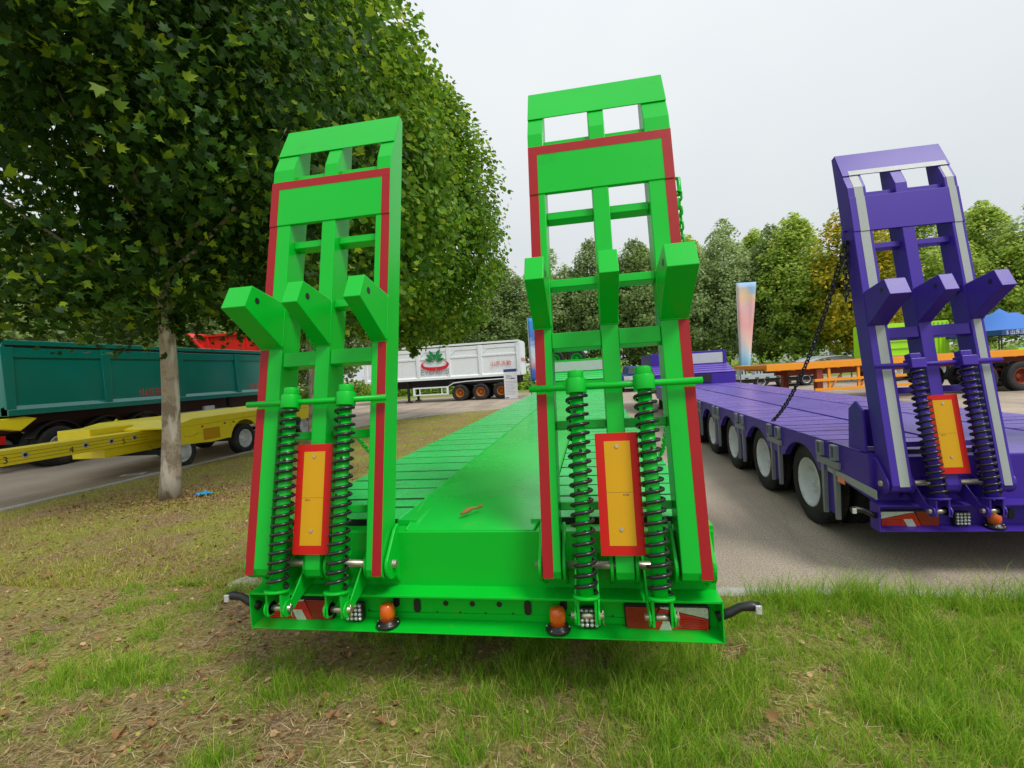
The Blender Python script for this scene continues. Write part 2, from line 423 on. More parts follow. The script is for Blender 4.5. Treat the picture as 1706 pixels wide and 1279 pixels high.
def text_part(name, body, size, m, parent, loc, rot, ext=.003, shear=0, align='LEFT', spacing=1.):
    cu = bpy.data.curves.new(name, 'FONT'); cu.body = body; cu.size = size; cu.extrude = ext; cu.align_x = align; cu.shear = shear
    cu.space_character = spacing; cu.resolution_u = 3
    tmp = bpy.data.objects.new(name, cu); COL.objects.link(tmp)
    dg = bpy.context.evaluated_depsgraph_get()
    me = bpy.data.meshes.new_from_object(tmp.evaluated_get(dg))
    bpy.data.objects.remove(tmp); bpy.data.curves.remove(cu)
    me.materials.clear(); me.materials.append(m)
    o = bpy.data.objects.new(name, me); COL.objects.link(o); o.parent = parent; o.location = loc; o.rotation_euler = rot
    return o


def arc(cx, cy, r, a0, a1, n):
    return [(cx + r * math.cos(R(a0 + (a1 - a0) * i / n)), cy + r * math.sin(R(a0 + (a1 - a0) * i / n))) for i in range(n + 1)]


# wheels (axle along X, outer face towards -X)
_wm = {}
def wheel_meshes(r, wdt, rim_mat, key, rr=.58):
    k = (r, wdt, key, rr)
    if k in _wm: return _wm[k]
    ri = r * rr
    t = G(); h = wdt / 2
    t.lathe([(ri, -h * .82), (ri * 1.06, -h * .97), (r * .86, -h), (r * .95, -h * .9), (r, -h * .72), (r, -h * .36), (r * .975, -h * .33), (r * .975, -h * .27), (r, -h * .24),
             (r, h * .24), (r * .975, h * .27), (r * .975, h * .33), (r, h * .36), (r, h * .72), (r * .95, h * .9), (r * .86, h), (ri * 1.06, h * .97), (ri, h * .82)], (0, 0, 0), 'x', 36, cap=False)
    for j in range(36):                                # tread blocks
        a = 2 * PI * (j + .5) / 36
        for sx in (-1, 1):
            c, s_ = math.cos(a), math.sin(a)
            def xf(x, y, z, c=c, s_=s_): return (x, y * c - z * s_, y * s_ + z * c)
            t.box(sx * h * .42 if sx > 0 else -h * .74, h * .74 if sx > 0 else -h * .42, r * .985, r * 1.012, -.028 * r / .4, .028 * r / .4, xf=xf)
    tm = t.mesh('tyre', MT['rubber'])
    g = G()
    g.lathe([(ri * 1.0, -h * .80), (ri * 1.03, -h * .93), (ri * .97, -h * .97), (ri * .92, -h * .80), (ri * .88, -h * .35), (ri * .85, h * .25), (ri * .76, h * .48), (ri * .52, h * .52),
             (ri * .50, h * .36), (ri * .36, h * .30), (ri * .34, -h * .05), (ri * .30, -h * .12), (0.0, -h * .14)], (0, 0, 0), 'x', 32, cap=False)
    for j in range(8):                                 # wheel nuts
        a = 2 * PI * j / 8
        g.cyl((h * .55, ri * .62 * math.cos(a), ri * .62 * math.sin(a)), (h * .22, ri * .62 * math.cos(a), ri * .62 * math.sin(a)), ri * .06, n=6)
    gm = g.mesh('rim', rim_mat)
    _wm[k] = (tm, gm)
    return _wm[k]


def wheel(parent, loc, r, wdt, rim_mat, key, rz=0, rr=.58):
    tm, gm = wheel_meshes(r, wdt, rim_mat, key, rr)
    o = link('wheel', tm, parent, loc=loc); o.rotation_euler = (random.uniform(0, 6), 0, rz)
    link('rim', gm, o)
    return o


_link_me = {}
def chain(parent, pts, mtl, ln=.055, r=.0065):
    """links one by one along a polyline"""
    key = (ln, r, mtl.name)
    if key not in _link_me:
        w_ = ln * .30
        path = [(math.cos(a) * w_, 0, math.sin(a) * w_ + (ln * .5 - w_) * (1 if math.sin(a) >= 0 else -1)) for a in [2 * PI * i / 12 for i in range(12)]]
        _link_me[key] = G().tube(path, r, 6, closed=True).mesh('chain_link', mtl)
    P = [Vector(p) for p in pts]; step = ln * .74
    seg = []; d = 0
    for a, b in zip(P, P[1:]):
        L_ = (b - a).length
        while d < L_:
            seg.append((a + (b - a) * (d / L_), (b - a).normalized())); d += step
        d -= L_
    for i, (p, t) in enumerate(seg):
        o = link('chain_link', _link_me[key], parent)
        q = t.to_track_quat('Z', 'Y')
        o.rotation_mode = 'QUATERNION'
        from mathutils import Quaternion
        o.rotation_quaternion = q @ Quaternion((0, 0, 1), (PI / 2 if i % 2 else 0) + random.uniform(-.25, .25))
        o.location = p


def catenary(a, b, sag, n=24):
    a, b = Vector(a), Vector(b)
    return [a.lerp(b, i / n) - Vector((0, 0, sag * 4 * (i / n) * (1 - i / n))) for i in range(n + 1)]


# ------------------------------------------------------------------ ground
def grid_sheet(name, x0, x1, y0, y1, z, m, nx=1, ny=1):
    g = G()
    vs_ = [(x0 + (x1 - x0) * i / nx, y0 + (y1 - y0) * j / ny, z) for j in range(ny + 1) for i in range(nx + 1)]
    fs = [(j * (nx + 1) + i, j * (nx + 1) + i + 1, (j + 1) * (nx + 1) + i + 1, (j + 1) * (nx + 1) + i) for j in range(ny) for i in range(nx)]
    return struct(g.add(vs_, fs).build(name, m, recalc=False))


grid_sheet('ground', -600, 600, -300, 900, -.03, MT['verge'])
grid_sheet('road', -20, 60, -25, 36, 0, MT['asphalt'])

# grass verge: L-shaped lawn with the trailer parked over its edge
KX = -.55; KY = 3.56
def left_edge(y):                         # the kerb along the left road, curving round at the far end
    pts = [(-30, -9.6), (5.9, -9.25), (11, -8.95), (15, -8.55), (18, -7.8), (20, -6.0), (21, -4.2), (21.6, -.6)]
    for (ya, xa), (yb, xb) in zip(pts, pts[1:]):
        if y <= yb: return xa + (xb - xa) * (y - ya) / (yb - ya)
    return pts[-1][1]


def lawn_z(x, y):
    return .035 + .03 * mnoise.noise((x * .8, y * .8, 3.)) + .012 * mnoise.noise((x * 4, y * 4, 8.))


g = G()
ys = list(np.arange(-6, 3.56, .14)) + [3.56] + list(np.arange(3.76, 21.5, .25)) + [21.5]
nxl = 52
rows = []
for y in ys:
    L0 = left_edge(y) + .06
    rows.append([(L0 + (KX - L0) * i / nxl, y) for i in range(nxl + 1)])
vs_ = [(x, y, lawn_z(x, y)) for r_ in rows for x, y in r_]
fs = [(j * (nxl + 1) + i, j * (nxl + 1) + i + 1, (j + 1) * (nxl + 1) + i + 1, (j + 1) * (nxl + 1) + i) for j in range(len(ys) - 1) for i in range(nxl)]
g.add(vs_, fs, sm=True)
yn = [y for y in ys if y <= 3.57]; xn = list(np.arange(KX, 14, .16))
vs_ = [(x, y, lawn_z(x, y)) for y in yn for x in xn]; k = len(xn)
fs = [(j * k + i, j * k + i + 1, (j + 1) * k + i + 1, (j + 1) * k + i) for j in range(len(yn) - 1) for i in range(k - 1)]
g.add(vs_, fs, sm=True)
struct(g.build('lawn', MT['soil'], recalc=False))

# kerbs: concrete stones one after the other
def kerb(name, path, wdt=.13, h=.07, ln=1.0):
    par = struct(G().tube([(*p, -.02) for p in path], .03, 4).build(name, MT['kerb']))
    P = [Vector((*p, 0)) for p in path]
    me = G().box(-wdt / 2, wdt / 2, 0, ln - .012, -.05, h).mesh('kerb_stone', MT['kerb'])
    d = 0; n = 0
    for a, b in zip(P, P[1:]):
        L_ = (b - a).length; t = (b - a).normalized()
        while d < L_ - .05 and n < 280:
            o = link('kerb_stone', me, par, .006 if n < 40 else 0); o.location = a + t * d + Vector((0, 0, random.uniform(-.006, .006)))
            o.rotation_euler = (0, random.uniform(-.01, .01), math.atan2(-t.x, t.y) + random.uniform(-.006, .006)); d += ln; n += 1
        d = max(0, d - L_)
    return par


kerb('kerb', [(left_edge(y), y) for y in (-4, 1, 5.9, 8.5, 11, 13, 15, 16.5, 18, 19, 20, 20.6, 21, 21.4)])
kerb('kerb', [(.4, KY + .065), (14, KY + .065)], h=.035)


# ------------------------------------------------------------------ low-bed trailers with folding loading ramps
def lowbed(name, label, loc, paint, tread, lean, dz, tape, slots, y_end, goose, wheels_y, style):
    root = thing(name, label, 'trailer', loc)
    pm, tm = MT[paint], MT[tread]
    s, c = math.sin(lean), math.cos(lean)
    zh = .7395 + dz; DK = .935
    purple = style == 'purple'
    beams = ((.416, .505), (.763, .851), (1.062, 1.2))

    # --- ramps: each one a part with its pieces as sub-parts
    for sx in (-1, 1):
        def rp(u, v, off): return (sx * u, v * s - off * c, zh + v * c + off * s)
        prof = [(.03, 0), (2.41, 0), (2.77, -.12), (2.77, -.165), (.09, -.165), (.03, -.155), (-.008, -.13), (-.022, -.09), (-.02, -.045), (-.004, -.015)]
        g = G()
        for a, b in beams:
            poly = [(a, *p) for p in prof]
            n = len(prof)
            vv = [(a, v, o) for v, o in prof] + [(b, v, o) for v, o in prof]
            ff = [tuple(range(n)), tuple(range(2 * n - 1, n - 1, -1))] + [(i, (i + 1) % n, n + (i + 1) % n, n + i) for i in range(n)]
            g.add(vv, ff, xf=rp)
        ramp = g.build('ramp', pm, root, .005)
        k = .12 / .36
        # face plates
        G().box(.4165, 1.1995, 2.03, 2.325, -.02, .006, xf=rp).build('face_plate', pm, ramp, .003)
        v0, v1 = 2.535, 2.772
        o0, o1 = -(v0 - 2.41) * k, -(v1 - 2.41) * k
        G().add([(u, v, o + d) for d in (0.0015, .009) for (v, o) in ((v0, o0), (v1, o1)) for u in (.4155, 1.2005)],
                [(0, 1, 3, 2), (4, 6, 7, 5), (0, 4, 5, 1), (2, 3, 7, 6), (0, 2, 6, 4), (1, 5, 7, 3)], xf=rp).build('top_plate', pm, ramp, .003)
        # crossbars between the beams
        for (va, vb, oa, ob) in ((2.335, 2.378, -.035, -.11), (1.895, 1.94, -.05, -.125), (1.485, 1.53, -.03, -.11), (1.14, 1.225, -.012, -.10),
                                 (.72, .765, -.07, -.14), (.31, .35, -.10, -.15), (2.70, 2.76, -.122, -.16)):
            for (ua, ub) in ((.506, .762), (.852, 1.061)):
                G().box(ua, ub, va, vb, ob, oa, xf=rp).build('crossbar', pm, ramp, .004)
        # support feet
        for a, b in beams:
            e = .0015
            poly = [(1.52, 0.001), (1.526, .28), (1.395, .325), (1.25, 0.001)]
            vv = [(a - e, v, o) for v, o in poly] + [(b + e, v, o) for v, o in poly]
            ft = G().add(vv, [(0, 1, 2, 3), (7, 6, 5, 4), (0, 4, 5, 1), (1, 5, 6, 2), (2, 6, 7, 3), (3, 7, 4, 0)], xf=rp).build('support_foot', pm, ramp, .004)
        wb_ = G()
        for a, b in beams:
            for uu in (a - .002, b + .002):
                wb_.tube([(uu, 1.25 + .27 * i / 14, .002 + .0012 * (i % 2)) for i in range(15)], .0042, 5, xf=rp)
            wb_.tube([(a, 1.249, .002), (b, 1.249, .002)], .004, 5, xf=rp)
        wb_.build('weld_bead', pm, ramp)['kind'] = 'stuff'
        for a, b in beams:
            G().cyl((a - .003, 1.455, .235), (a - .0017, 1.455, .235), .018, n=14, xf=rp).build('bolt_hole', MT['black'], ramp)
            G().cyl((b + .0017, 1.455, .235), (b + .003, 1.455, .235), .018, n=14, xf=rp).build('bolt_hole', MT['black'], ramp)
        # reflective tape
        def strip(ua, ub, va, vb, off=.0005, m=tape):
            G().box(ua, ub, va, vb, off, off + .0012, xf=rp).build('reflective_tape', MT[m], ramp)
        if not purple:
            for ua, ub in ((.4165, .468), (1.148, 1.1995)):
                strip(ua, ub, .0, .9); strip(ua, ub, .945, 1.248)
                strip(ua, ub, 1.522, 2.029); strip(ua, ub, 2.029, 2.2705, .0062)
            strip(.4165, 1.1995, 2.271, 2.3235, .0062)
        else:
            for ua, ub in ((.437, .487), (1.085, 1.15)):
                strip(ua, ub, .02, .9); strip(ua, ub, .945, 1.248)
                strip(ua, ub, 1.522, 2.029); strip(ua, ub, 2.029, 2.325, .0062); strip(ua, ub, 2.3255, 2.409)
                gg = G()
                gg.add([(u, v, -(v - 2.41) * k + d) for d in (.0005, .0016) for v in (2.411, 2.534) for u in (ua, ub)],
                       [(0, 1, 3, 2), (4, 6, 7, 5), (0, 4, 5, 1), (2, 3, 7, 6), (0, 2, 6, 4), (1, 5, 7, 3)], xf=rp)
                gg.build('reflective_tape', MT[tape], ramp)
            gg = G()
            gg.add([(u, v, -(v - 2.41) * k + d) for d in (.0092, .0103) for v in (2.538, 2.585) for u in (.437, 1.15)],
                   [(0, 1, 3, 2), (4, 6, 7, 5), (0, 4, 5, 1), (2, 3, 7, 6), (0, 2, 6, 4), (1, 5, 7, 3)], xf=rp)
            gg.build('reflective_tape', MT[tape], ramp)
        # push rod across, the two spring struts
        G().tube([(.385, .92, .045), (1.225, .92, .045)], .0165, 14, xf=rp).build('push_rod', pm, ramp)
        for us in (.622, .952):
            bot = (sx * us, 2.16 - 2.24, .70 + dz)
            top = rp(us, .985, .05); mid = rp(us, .885, .05)
            B, T, Mi = Vector(bot), Vector(top), Vector(mid)
            d = (Mi - B).normalized()
            st = G()
            st.cyl(B, Mi, .034, n=18)
            for kk in range(9):
                pp = B.lerp(Mi, .08 + kk * .105)
                for dx in (-1, 1):
                    pass
            strut = st.build('spring_strut', pm, ramp)
            # row of pin holes in the strut tube, facing the camera
            hh = G(); side = Vector((1, 0, 0)); fr = d.cross(side).normalized()
            if fr.y > 0: fr = -fr
            for kk in range(5):
                pp = B.lerp(Mi, .1 + kk * .2)
                dirn = (fr + side * (.25 if kk % 2 else -.35)).normalized()
                hh.cyl(pp + dirn * .0325, pp + dirn * .0348, .0085, n=10)
            hh.build('pin_hole', MT['black'], ramp)['kind'] = 'stuff'
            sl = G()
            if purple:
                q0 = rp(us, .885, .05)
                sl.box(us - .05, us + .05, .885, .96, .0, .10, xf=rp); sl.box(us - .03, us + .045, .96, 1.0, .015, .085, xf=rp)
                sl.build('spring_cap', pm, ramp, .006)
            else:
                sl.cyl(rp(us, .885, .05), rp(us, .96, .05), .052, n=24); sl.cyl(rp(us, .96, .05), rp(us, 1.0, .05), .040, n=24)
                sl.build('spring_cap', pm, ramp, .004)
            # coil
            Lc = (Mi - B).length; turns = 20; path = []
            ex, ey = side, d.cross(side)
            for i in range(turns * 16 + 1):
                t_ = i / (turns * 16); a = 2 * PI * turns * t_
                tt = .012 + .976 * t_
                path.append(B + d * (Lc * tt) + (ex * math.cos(a) + ey * math.sin(a)) * .049)
            G().tube(path, .0098 if purple else .0090, 7).build('coil_spring', MT['spring'], ramp)
            # seat, clevis, pin
            sg = G(); sg.cyl(B - d * .012, B, .062, n=24)
            for dx in (-.04, .04):
                sg.box(us * sx + dx - .006, us * sx + dx + .006, -.115, -.045, .575 + dz, .692 + dz)
                sg.cyl((us * sx + dx - .006, -.08, .605 + dz), (us * sx + dx + .006, -.08, .605 + dz), .036, n=18)
            sg.build('spring_seat', pm, ramp, .002)
            pg = G(); pg.cyl((us * sx - .075, -.08, .605 + dz), (us * sx + .075, -.08, .605 + dz), .016, n=14)
            pg.tube([(us * sx + .07, -.08, .63 + dz), (us * sx + .07, -.08, .57 + dz), (us * sx + .078, -.08, .56 + dz)], .0025, 6)
            pg.build('clevis_pin', MT['steel'], ramp)
        # warning board
        wb = G().box(.70, .906, .11, .685, .022, .028, xf=rp).build('warning_board', MT['board_red'], ramp)
        G().box(.742, .866, .155, .645, .0285, .0295, xf=rp).build('yellow_field', MT['board_yellow'], ramp)
        for vb in (.62, .23): G().cyl((.803, vb, .0295), (.803, vb, .034), .009, n=12, xf=rp).build('board_bolt', MT['steel'], ramp)
        G().box(.742, .866, .3995, .4015, .0296, .0299, xf=rp).box(.818, .828, .385, .392, .0296, .03, xf=rp).box(.832, .846, .384, .393, .0296, .03, xf=rp).build('board_mark', MT['twig'], ramp)
        # chain hook and chain
        hk = G()
        hk.tube([(1.2, 1.98, -.09), (1.235, 1.98, -.09), (1.235, 2.08, -.09), (1.205, 2.08, -.09)], .012, 8, xf=rp)
        hk.build('chain_hook', pm, ramp)
        cm = MT['chain'] if purple else pm
        a = rp(1.225, 1.97, -.085)
        if sx < 0 or not purple:
            end = (sx * 1.24, 2.2 if purple else 1.9, DK + .02)
            chain(ramp, catenary(a, end, .22 if purple else .3, 30), cm, .06 if purple else .055, .0065)
        if purple:
            chain(ramp, [a, (a[0] - .01, a[1] + .01, a[2] - .45)], cm, .06, .0065)
        if not purple and sx > 0:
            chain(ramp, [a, (a[0] + .006, a[1] + .01, a[2] - .42)], cm)
        # hinge plates and lugs on the rear wall
        hp = [(.20, .62 + dz), (.20, .95 + dz), (.15, .93 + dz)] + arc(.10, .765 + dz, .078, 150, 290, 10) + [(.17, .64 + dz)]
        for u0 in (.392, .509, .738, .856, 1.035, 1.204):
            G().prism(hp, 'x', sx * u0, sx * (u0 + .018)).build('hinge_plate', pm, root, .004)
        G().cyl((sx * .37, .10, .765 + dz), (sx * 1.235, .10, .765 + dz), .021, n=16).build('hinge_pin', MT['steel'], root)
        lugp = [(.19, .66 + dz), (.19, .80 + dz), (.12, .78 + dz), (-.04, .645 + dz)] + arc(-.08, .605 + dz, .042, 50, 300, 10) + [(0, .60 + dz)]
        for us in (.622, .952):
            for dx in (-.058, .048):
                G().prism(lugp, 'x', sx * us + dx, sx * us + dx + .010).build('spring_lug', pm, root, .003)

    # --- rear wall, bumper channel with lamps
    Wd = 1.25
    G().box(-Wd, Wd, .185, .205, .6 + dz, .905).build('rear_wall', pm, root, .004)
    if purple:
        for xx in (-1.235, -1.02):                     # upright stop plates behind the ramp
            G().prism([(.27, .93), (.52, .93), (.50, 1.26), (.40, 1.33), (.30, 1.26)], 'x', xx, xx + .02).build('stop_plate', pm, root, .004)
        G().box(-1.212, -1.022, .47, .49, .94, 1.25).build('stop_plate', pm, root, .004)
    bz0, bz1 = .404 + dz, .60 + dz
    g = G()
    g.prism([(.083, bz1 - .012), (.083, bz1), (.20, bz1 + .012), (.20, bz1)], 'x', -Wd, Wd)
    g.box(-Wd, Wd, .195, .203, bz0 + .006, bz1 - .001)
    g.prism([(.083, bz0 - .006), (.083, bz0 + .001), (.195, bz0 + .016), (.195, bz0 + .005)], 'x', -Wd, Wd)
    g.build('bumper', MT[paint + '_bumper'], root, .002)
    for sx in (-1, 1):
        G().box(sx * Wd - .003, sx * Wd + .003, .081, .205, bz0 - .006, bz1 + .001).build('bumper_end_plate', pm, root)
    for hx in (-.149, 0, .148): G().cyl((hx, .1945, bz1 - .092), (hx, .1935, bz1 - .092), .0155, n=16).build('cable_hole', MT['black'], root)
    for hx in (-.312, .302):
        G().prism(arc(hx, bz1 - .086, .019, 0, 180, 8) + arc(hx, bz1 - .126, .019, 180, 360, 8), 'y', .188, .1945).build('rubber_grommet', MT['black'], root)
    bt = G()
    for bx in (-.6, -.2, -.07, .07, .22, .52, .74): bt.cyl((bx, .1935, bz1 - .14), (bx, .192, bz1 - .14), .005, n=8)
    bt.build('rivet', MT['black'], root)['kind'] = 'stuff'
    wl = G()                                           # weld line along the panel
    wl.tube([(-.6, .193, bz0 + .05), (1.2, .193, bz0 + .05)], .0016, 5); wl.build('weld_line', pm, root)
    for sx in (-1, 1):
        # combination lamp: housing, tail field, brake field, clear indicator, reversing light
        def lx(a): return sx * a
        z0, z1 = bz0 + .006, bz0 + .130
        def q(pts, y0, y1, nm, m, par):
            return G().prism([(lx(x), z) for x, z in pts], 'y', y0, y1).build(nm, MT[m], par, .002)
        hs = q([(.80, z0 + .012), (.812, z0), (1.20, z0), (1.208, z0 + .01), (1.208, z1 - .01), (1.20, z1), (.805, z1), (.797, z1 - .01)], .17, .194, 'tail_lamp', 'black', root)
        q([(.806, z0 + .014), (.815, z0 + .007), (.925, z0 + .007), (.965, z1 - .007), (.808, z1 - .007), (.804, z1 - .014)], .160, .1695, 'lamp_lens', 'lens_red_dark', hs)
        q([(.985, z0 + .007), (1.198, z0 + .007), (1.200, z0 + .06), (1.03, z1 - .026), (.975, z1 - .018), (.967, z1 - .02), (.928, z0 + .007)], .160, .1695, 'lamp_lens', 'lens_red', hs)
        q([(1.03, z1 - .022), (1.201, z0 + .064), (1.201, z1 - .012), (1.196, z1 - .006), (.972, z1 - .006), (.974, z1 - .014)], .160, .1695, 'indicator_lens', 'lens_white', hs)
        q([(.962, z0 + .002), (1.022, z0 + .002), (1.05, z0 + .062), (.99, z0 + .062)], .157, .1598, 'reversing_lens', 'lens_white', hs)
        rb = G()
        for kk in range(5):
            zz = z0 + .016 + kk * .011
            rb.tube([(lx(1.06), .159, zz), (lx(1.19), .159, zz - .004)], .0015, 5)
        rb.build('lens_rib', MT['lens_red_dark'], hs)['kind'] = 'stuff'
        # square work lamp with a grid of LED lenses
        cx = lx(.662) if sx < 0 else lx(.622)
        wlp = G().box(cx - .054, cx + .054, .14, .175, bz0 + .022, bz0 + .122).build('work_lamp', MT['black'], root, .008)
        lg = G()
        for i in range(4):
            for j in range(4):
                lg.lathe([(.0105, 0), (.0105, -.004), (.006, -.010), (0, -.012)], (cx - .036 + i * .024, .1395, bz0 + .036 + j * .024), 'y', 10)
        lg.build('led_lens', MT['lens_white'], wlp)['kind'] = 'stuff'
        G().box(cx - .022, cx + .022, .15, .165, bz0 + .008, bz0 + .021).build('lamp_bracket', MT['black'], wlp)
        # amber beacon on the lip
        bx = lx(.462)
        bc = G().lathe([(.064, 0), (.064, .008), (.058, .016), (.046, .02), (.044, .03)], (bx, .135, bz0 + .012), 'z', 28).build('beacon', MT['black'], root)
        G().lathe([(.042, .0), (.041, .042), (.038, .068), (.031, .082), (.014, .088), (0, .089)], (bx, .135, bz0 + .043), 'z', 28).build('beacon_lens', MT['amber'], bc)
        bh = G()
        for kk in range(6): bh.cyl((bx + .057 * math.cos(kk * PI / 3), .135 + .057 * math.sin(kk * PI / 3), bz0 + .02), (bx + .057 * math.cos(kk * PI / 3), .135 + .057 * math.sin(kk * PI / 3), bz0 + .032), .0045, n=6)
        bh.build('base_bolt', MT['steel'], bc)['kind'] = 'stuff'
        G().prism(arc(bx + .03, bz1 - .06, .018, 0, 180, 8) + arc(bx + .03, bz1 - .10, .018, 180, 360, 8), 'y', .19, .1945).build('cable_slot', MT['black'], root)
        # rubber side-marker arm
        arm = G().tube([(lx(1.23), .13, bz0 + .10), (lx(1.29), .13, bz0 + .12), (lx(1.34), .128, bz0 + .15), (lx(1.39), .126, bz0 + .158), (lx(1.425), .125, bz0 + .152)],
                       [.024, .022, .02, .024, .022], 12).build('marker_arm', MT['black'], root)
        G().box(min(lx(1.40), lx(1.428)), max(lx(1.40), lx(1.428)), .094, .108, bz0 + .132, bz0 + .172).build('marker_lens', MT['lens_white'], arm, .003)

    # --- deck: spine plate, chequer plates with slots between, dark frame raised close below to paint the slots' shade
    y0 = .20; ye = y_end
    for sx in (-1, 1): G().box(*sorted((sx * .45, sx * 1.23)), .33, ye, .80, .928).build('deck_frame_shade', MT['under'], root)  # black top just under the plates stands in for shade in the slots
    sp = [(-.35, y0), (-.43, y0 + .54), (-.43, ye - .02), (.41, ye - .02), (.41, y0 + .54), (.36, y0)]
    n = len(sp)
    zt = lambda y: .909 if y < y0 + .1 else DK + .004
    vv = [(x, y, .9) for x, y in sp] + [(x, y, zt(y)) for x, y in sp]
    G().add(vv, [tuple(range(n))[::-1], (n, n + 1, n + 4, n + 5), (n + 1, n + 2, n + 3, n + 4)] + [(i, (i + 1) % n, n + (i + 1) % n, n + i) for i in range(n)]).build('spine_plate', MT[paint + '_spine'], root)
    for sx in (-1, 1): G().box(*sorted((sx * .33, sx * .446)), .31, .80, .86, .9305).build('corner_plate', MT[paint + '_spine'], root)
    edge = G()                                         # weld bead along the spine
    for sgn in (0, 1):
        q_ = [(sp[i][0], sp[i][1], zt(sp[i][1]) + .002) for i in ((0, 1, 2) if sgn == 0 else (5, 4, 3))]
        edge.tube(q_, .006, 6)
    edge.build('weld_bead', pm, root)
    G().box(-1.25, 1.25, .19, .30, .866, .905).build('deck_edge_beam', pm, root, .01)
    cuts = [.31] + slots + [ye]
    for sx in (-1, 1):
        for a, b in zip(cuts, cuts[1:]):
            if b - a < .06: continue
            xi = .44 if sx < 0 else .42
            x0, x1 = sorted((sx * xi, sx * 1.25))
            G().box(x0, x1, a + .020, b - .020, .929, DK + random.uniform(-.002, .002)).build('deck_plate', tm, root, .003)
    # side rails with wheel arches
    for sx in (-1, 1):
        prof = [(.2, .925), (.2, .62 + dz), (.9, .66)]
        rr = .47
        for wy in wheels_y:
            y_ = wy - loc[1]
            prof += [(y_ + rr * math.cos(R(a)), .42 + rr * .86 * math.sin(R(a))) for a in range(150, 29, -12)]
        last = wheels_y[-1] - loc[1] + .6
        prof += [(last + .2, .55), (ye, .55), (ye, .925)]
        x0, x1 = sorted((sx * 1.19, sx * 1.252))
        G().prism(prof, 'x', x0, x1).build('side_rail', pm, root)
        for wy in wheels_y:
            y_ = wy - loc[1]
            wheel(root, (sx * 1.08, y_, .41), .41, .215, MT['rim_silver'], 'silver', 0 if sx < 0 else PI, .60)
            wheel(root, (sx * .82, y_, .41), .41, .215, MT['rim_silver'], 'silver', 0 if sx < 0 else PI, .60)
            G().box(min(sx * 1.06, sx * .3), max(sx * 1.06, sx * .3), y_ - .05, y_ + .05, .36, .46).build('axle', MT['under'], root)
        # outrigger pockets between the wheels
        oy = [wheels_y[0] - loc[1] - .62] + [w_ - loc[1] + .655 for w_ in wheels_y]
        for y_ in oy:
            X = sx * 1.254
            for dy in (-.13, .13):
                g = G()
                a0, a1 = sorted((X, X + sx * .035))
                for (ya, yb, za, zb) in ((-.045, .045, .905, .92), (-.045, .045, .79, .805), (-.045, -.03, .805, .905), (.03, .045, .805, .905)):
                    g.box(a0, a1, y_ + dy + ya, y_ + dy + yb, za, zb)
                pk = g.build('outrigger_pocket', MT['galv'], root)
            a0, a1 = sorted((X, X + sx * .02))
            G().box(a0, a1, y_ - .2, y_ + .2, .715, .775).build('pocket_plate', MT['galv'], pk)
            for dy in (-.12, .10):
                G().prism([(y_ + dy, .71), (y_ + dy + .05, .71), (y_ + dy + .035, .25), (y_ + dy + .01, .25)], 'x', *sorted((X - sx * .03, X + sx * .006))).build('mudguard_stay', MT['galv'], pk)
            G().box(*sorted((X - sx * .05, X - sx * .032)), y_ - .07, y_ + .10, .27, .72).build('mud_flap', pm, pk)
    if purple:
        G().prism([(.10, .60), (.10, .67), (.85, .705), (.85, .66)], 'x', -1.2585, -1.2535).build('reflective_tape', MT['grey_tape'], root)
        G().box(-1.262, -1.2545, .55, .67, .60, .65).build('side_marker', MT['amber'], root, .004)
    # gooseneck at the far end
    gy, px0, px1 = goose
    bx = [-1.25, 1.25]
    G().box(*bx, ye, ye + .25, .62, 1.30).build('gooseneck_riser', pm, root, .005)
    G().prism([(ye, 1.303), (ye + .2, 1.36), (gy, 1.58), (gy, 1.45), (ye, 1.27)], 'x', *bx).build('gooseneck_slope', tm, root)
    for i in range(4):
        t_ = .15 + i * .23
        yy = ye + .05 + (gy - ye) * t_; zz = 1.30 + (1.58 - 1.30) * t_ + .012
        G().box(bx[0] + .02, bx[1] - .02, yy, yy + .03, zz, zz + .02).build('grip_bar', pm, root)
    G().box(px0, px1, gy - .02, gy + .01, 1.60, 1.95).build('gooseneck_panel', MT['white_panel'], root)
    G().box(*bx, gy + .012, gy + 3.2, 1.45, 2.02).build('gooseneck_body', pm, root, .01)
    for xx in (px0 - .09, px1 + .01): G().box(xx, xx + .08, gy - .03, gy + .011, 1.58, 2.0).build('panel_post', pm, root)
    G().box(-.5, .5, gy - 1.0, gy + 3, 1.0, 1.25).build('gooseneck_beam', MT['under'], root)
    for sx in (-1, 1):
        lg = G().box(sx * .9 - .06, sx * .9 + .06, gy + .6, gy + .72, .08, 1.45); lg.box(sx * .9 - .12, sx * .9 + .12, gy + .54, gy + .78, .035, .08)
        lg.build('landing_leg', MT['under'], root)
    return root


